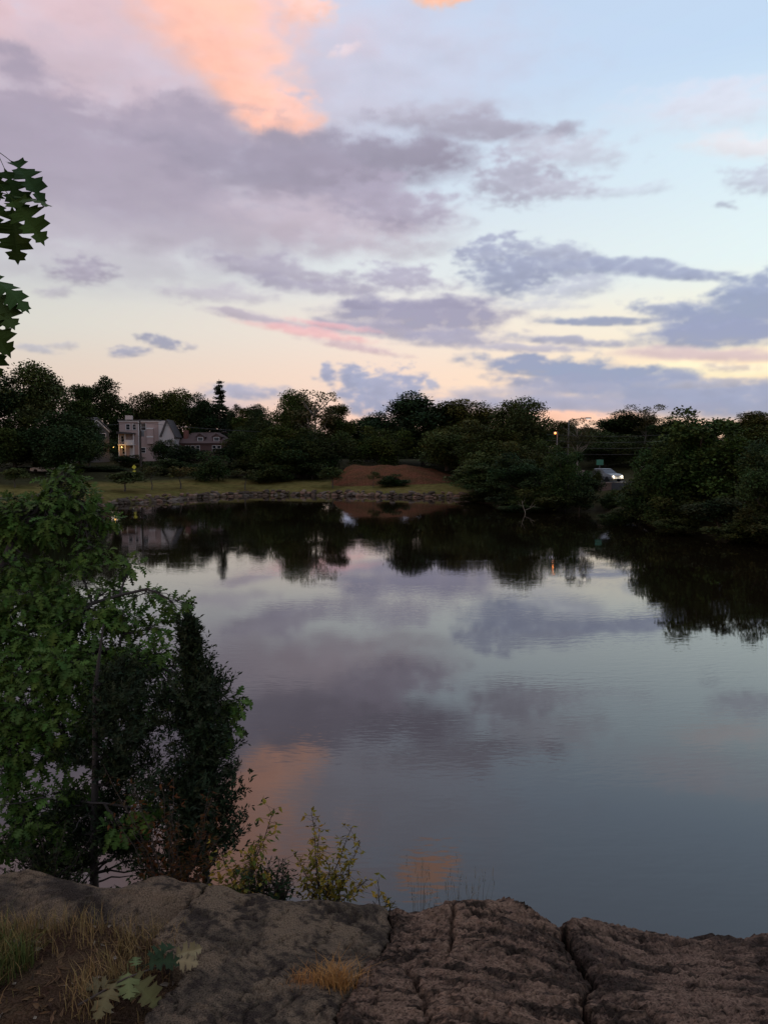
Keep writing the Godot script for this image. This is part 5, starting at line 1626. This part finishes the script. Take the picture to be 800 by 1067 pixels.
	for k in 7000:
		var x := rg.randf_range(-1.75, -0.74)
		var z := rg.randf_range(-2.95, -2.3)
		var dens := 0.8 + rock_a.get_noise_2d(x * 2.0 + 8.0, z * 2.0) * 1.6 - smoothstep(-2.62, -2.4, z) * 0.5 - smoothstep(-1.0, -0.8, x) * 0.1
		if rg.randf() > dens:
			continue
		var lean := Vector3(rg.randfn(), 0.0, rg.randfn()) * 0.5
		var col := Color(0.27, 0.165, 0.075).lerp(Color(0.17, 0.13, 0.05), rg.randf())
		blade(dry, Vector3(x, soil_h.call(x, z) - 0.005, z), lean, rg.randf_range(0.03, 0.13), rg.randf_range(0.0008, 0.0017), col)
	var gr := part("grass", dry.mesh(grass_m), self)
	tag(gr, "thin dry straw-coloured grass growing in the soil beside the ledge", "grass")
	gr.set_meta("kind", "stuff")
	gr.position.y = LIFT
	var clump := MB.new()
	for k in 3400:
		var a := rg.randf() * TAU
		var rad := sqrt(rg.randf())
		var spot := [Vector2(-1.6, -2.98), Vector2(-1.42, -2.55)][0 if k < 1900 else 1] as Vector2
		var x := spot.x + cos(a) * rad * 0.2
		var z := spot.y + sin(a) * rad * 0.12
		blade(clump, Vector3(x, soil_h.call(x, z) - 0.01, z), Vector3(rg.randfn() * 0.6, 0, rg.randfn() * 0.5), rg.randf_range(0.06, 0.27) * (0.6 if k >= 1900 else 1.0), rg.randf_range(0.0009, 0.002), leaf_colour(rg, Color(0.075, 0.09, 0.03) if rg.randf() < 0.75 else Color(0.16, 0.12, 0.05), 0.3))
	var gc := part("grass", clump.mesh(grass_m), self)
	gc.name = numbered("green_grass")
	tag(gc, "taller green grass at the left frame edge by the oak", "grass")
	gc.set_meta("kind", "stuff")
	gc.position.y = LIFT
	# dead leaf scraps, bits of bark and grit on the soil
	var litter := MB.new()
	for k in 900:
		var x := rg.randf_range(-1.8, -0.7)
		var z := rg.randf_range(-2.95, -2.1)
		var at := Vector3(x, soil_h.call(x, z) + 0.003, z)
		var a := rg.randf() * TAU
		var d := Vector3(cos(a), rg.randf_range(-0.25, 0.4), sin(a)) * rg.randf_range(0.006, 0.028)
		var s := Vector3(-sin(a), rg.randf_range(-0.3, 0.5), cos(a)) * rg.randf_range(0.003, 0.011)
		var col := Color(0.16, 0.095, 0.05).lerp(Color(0.05, 0.035, 0.025), rg.randf())
		if rg.randf() < 0.12:
			col = Color(0.24, 0.2, 0.15)
		litter.quad(at - d, at + s, at + d, at - s, col)
		litter.tri(at - d, at + s * 0.2 + Vector3(0, 0.006, 0), at + d, col)
	var lt := part("leaf_litter", litter.mesh(grass_m), self)
	tag(lt, "scraps of dead brown leaf and bark lying on the soil under the dry grass", "leaf litter")
	lt.set_meta("kind", "stuff")
	lt.position.y = LIFT
	# straw tuft in the joint of the rock, and fine seed stalks at the edge
	var tuft := MB.new()
	for k in 380:
		var at := Vector3(-0.16 + rg.randfn() * 0.035, 0, -2.5 + rg.randfn() * 0.022)
		at.y = rock_height(at.x, at.z, 0.3) - 0.015
		blade(tuft, at, Vector3(rg.randfn() * 0.75, 0, rg.randfn() * 0.6), rg.randf_range(0.03, 0.13), rg.randf_range(0.0008, 0.0016), Color(0.42, 0.23, 0.08).lerp(Color(0.25, 0.12, 0.04), rg.randf()))
	for k in 240:
		var at := Vector3(-0.26 + rg.randfn() * 0.035, 0, -2.52 + rg.randfn() * 0.025)
		at.y = rock_height(at.x, at.z, 0.3) - 0.01
		blade(tuft, at, Vector3(rg.randfn() * 0.6, 0, rg.randfn() * 0.6), rg.randf_range(0.02, 0.06), rg.randf_range(0.0008, 0.0014), Color(0.33, 0.16, 0.055))
	var tf := part("grass_tuft", tuft.mesh(grass_m), self)
	tag(tf, "orange-brown dry grass tuft growing in the joint between the grey and reddish slabs", "grass tuft")
	tf.set_meta("kind", "stuff")
	tf.position.y = LIFT
	var seed_g := MB.new()
	for k in 70:
		var at := Vector3(rg.randf_range(0.14, 0.5), 2.62, -3.45 + rg.randfn() * 0.08)
		var lean := Vector3(rg.randfn() * 0.25, 0, rg.randfn() * 0.2)
		var len := rg.randf_range(0.22, 0.5)
		blade(seed_g, at, lean, len, 0.0011, Color(0.13, 0.11, 0.075))
		var tip := at + Vector3(0, len * 0.85, 0) + lean * len * 0.65
		for q in 5:
			blade(seed_g, tip - Vector3(0, q * 0.012, 0), Vector3(rg.randfn(), 0, rg.randfn()) * 0.8, 0.018, 0.0013, Color(0.17, 0.145, 0.1))
	var sg := part("grass_stalks", seed_g.mesh(grass_m), self)
	tag(sg, "fine pale grass stalks with seed heads standing against the water behind the rock", "grass stalks")
	sg.set_meta("kind", "stuff")
	sg.position.y = LIFT

	# ---- trees and shrubs close by
	t0 = Time.get_ticks_msec()
	make_oak()
	make_hanging_oak()
	make_cedar()
	var yellow := [Color(0.27, 0.18, 0.03), Color(0.11, 0.11, 0.025)]
	leafy_shrub("yellow_shrub", "sparse shrub with small yellow-green leaves standing at the rock edge against the water", Vector3(-0.28, 2.75, -3.5), [Vector3(-0.06, 0.5, 0), Vector3(-0.02, 0.42, 0.05), Vector3(0.13, 0.44, 0.02), Vector3(0.17, 0.36, 0), Vector3(0.1, 0.26, 0.05), Vector3(-0.14, 0.3, 0), Vector3(-0.1, 0.2, 0.05), Vector3(0.2, 0.2, 0.05), Vector3(0.03, 0.25, 0.05)], 0.03, 46, yellow, 0.24, 71)
	leafy_shrub("yellow_shrub", "yellow-tinged shrub with a long stem leaning right, beside the small dark cedar", Vector3(-0.68, 2.75, -3.55), [Vector3(0.16, 0.5, 0), Vector3(0.1, 0.4, 0.05), Vector3(0.05, 0.3, 0.05), Vector3(-0.1, 0.3, 0), Vector3(-0.02, 0.25, 0.1), Vector3(0.14, 0.22, 0.1), Vector3(-0.14, 0.2, 0.1), Vector3(0.0, 0.18, 0.12)], 0.032, 46, [Color(0.26, 0.17, 0.03), Color(0.06, 0.09, 0.025)], 0.26, 72)
	leafy_shrub("yellow_shrub", "tiny yellow-leaved sprig in the notch between the grey and reddish slabs", Vector3(-0.01, 2.84, -3.3), [Vector3(-0.02, 0.2, 0), Vector3(0.03, 0.13, 0.02), Vector3(0.06, 0.1, 0), Vector3(-0.04, 0.1, 0)], 0.034, 9, yellow, 0.26, 73)
	var browns := []
	for k in 26:
		browns.append(Vector3(rg.randf_range(-0.42, 0.32), rg.randf_range(0.25, 0.85), rg.randf_range(-0.25, 0.2)))
	leafy_shrub("brown_shrub", "dried shrub with rusty brown leaves in front of the cedar", Vector3(-1.2, 2.3, -4.25), browns, 0.036, 22, [Color(0.085, 0.032, 0.013), Color(0.04, 0.03, 0.014)], 0.2, 74)
	var darks := []
	for k in 22:
		darks.append(Vector3(rg.randf_range(-0.12, 0.14), rg.randf_range(0.15, 0.36), rg.randf_range(-0.1, 0.1)))
	leafy_shrub("green_shrub", "small dark green shrub between the two yellow-leaved shrubs", Vector3(-0.56, 2.7, -3.5), darks, 0.026, 26, [Color(0.02, 0.035, 0.018), Color(0.03, 0.045, 0.02)], 0.22, 75)
	for k in 2:
		var low := []
		for q in 26:
			low.append(Vector3(rg.randf_range(-0.36, 0.36), rg.randf_range(0.12, 0.5), rg.randf_range(-0.15, 0.15)))
		leafy_shrub("green_shrub", ["low dark green bush under the cedar, left of its upright trunk", "low dark green bush behind the rusty brown shrub, right of the upright cedar trunk"][k], Vector3([-2.2, -1.45][k], 1.98, -4.9), low, 0.034, 24, [Color(0.022, 0.034, 0.016), Color(0.04, 0.05, 0.02)], 0.24, 80 + k)
	# wilted oak twig lying on the rock
	var twig := thing("fallen_oak_twig", "broken oak twig with big pale wilted leaves lying on the soil by the grey slab", "fallen twig", Vector3(-0.85, 3.17, -2.42))
	var tw := MB.new()
	var r2 := RandomNumberGenerator.new()
	r2.seed = 8
	bough(Vector3(-0.12, 0.02, 0.1), Vector3(0.12, 0.03, -0.08), 0.004, 0.0025, 0.05, tw, r2, 5)
	part("stem", tw.rounded(material("shrub_bark", 0, 0, 0)), twig)
	var pale := material("wilted_leaf", 1, 1, 1, 0.7, true)
	pale.metallic_specular = 0.15
	pale.backlight = Color(0.2, 0.2, 0.2)
	var lv := [
		[Vector3(-0.05, 0.03, 0.0), Vector3(-0.9, 0.05, 0.35), Vector3(0.1, 1, 0.3), 0.15, Color(0.095, 0.08, 0.04)],
		[Vector3(-0.02, 0.045, 0.02), Vector3(-0.25, 0.0, 0.9), Vector3(-0.1, 1, 0.1), 0.17, Color(0.1, 0.085, 0.042)],
		[Vector3(0.01, 0.04, 0.0), Vector3(0.8, 0.02, 0.55), Vector3(0.0, 1, 0.25), 0.19, Color(0.075, 0.07, 0.03)],
		[Vector3(0.0, 0.05, -0.02), Vector3(0.35, 0.05, 0.9), Vector3(0.1, 1, -0.1), 0.16, Color(0.1, 0.11, 0.045)],
		[Vector3(0.06, 0.05, -0.06), Vector3(0.5, 0.15, -0.8), Vector3(-0.2, 1, 0.2), 0.15, Color(0.025, 0.04, 0.02)],
		[Vector3(0.05, 0.05, -0.05), Vector3(0.95, 0.25, -0.1), Vector3(0.0, 1, 0.4), 0.15, Color(0.022, 0.035, 0.018)],
		[Vector3(0.13, 0.05, -0.1), Vector3(0.95, 0.12, -0.2), Vector3(-0.1, 0.5, 0.9), 0.13, Color(0.2, 0.165, 0.09)],
		[Vector3(0.13, 0.045, -0.08), Vector3(0.95, 0.1, 0.1), Vector3(0.0, 0.9, 0.4), 0.12, Color(0.18, 0.14, 0.075)],
		[Vector3(0.02, 0.05, -0.04), Vector3(-0.3, 0.2, -0.9), Vector3(0.2, 1, 0.3), 0.09, Color(0.08, 0.1, 0.04)],
	]
	for l in lv:
		var b := MB.new()
		oak_leaf(b, frame_for(Vector3.ZERO, l[1], l[2], l[3] * 0.74), r2.randf_range(0.15, 0.6), r2.randf_range(-0.2, 0.7), l[4])
		part("leaf", b.mesh(pale), twig).position = l[0]
	print("plants ", Time.get_ticks_msec() - t0)
	for p in [Vector2(-56.6, -180), Vector2(-45, -190), Vector2(26.4, -92), Vector2(-30, -130), Vector2(30, -62)]:
		print(p, " ", ground_height(p.x, p.y))
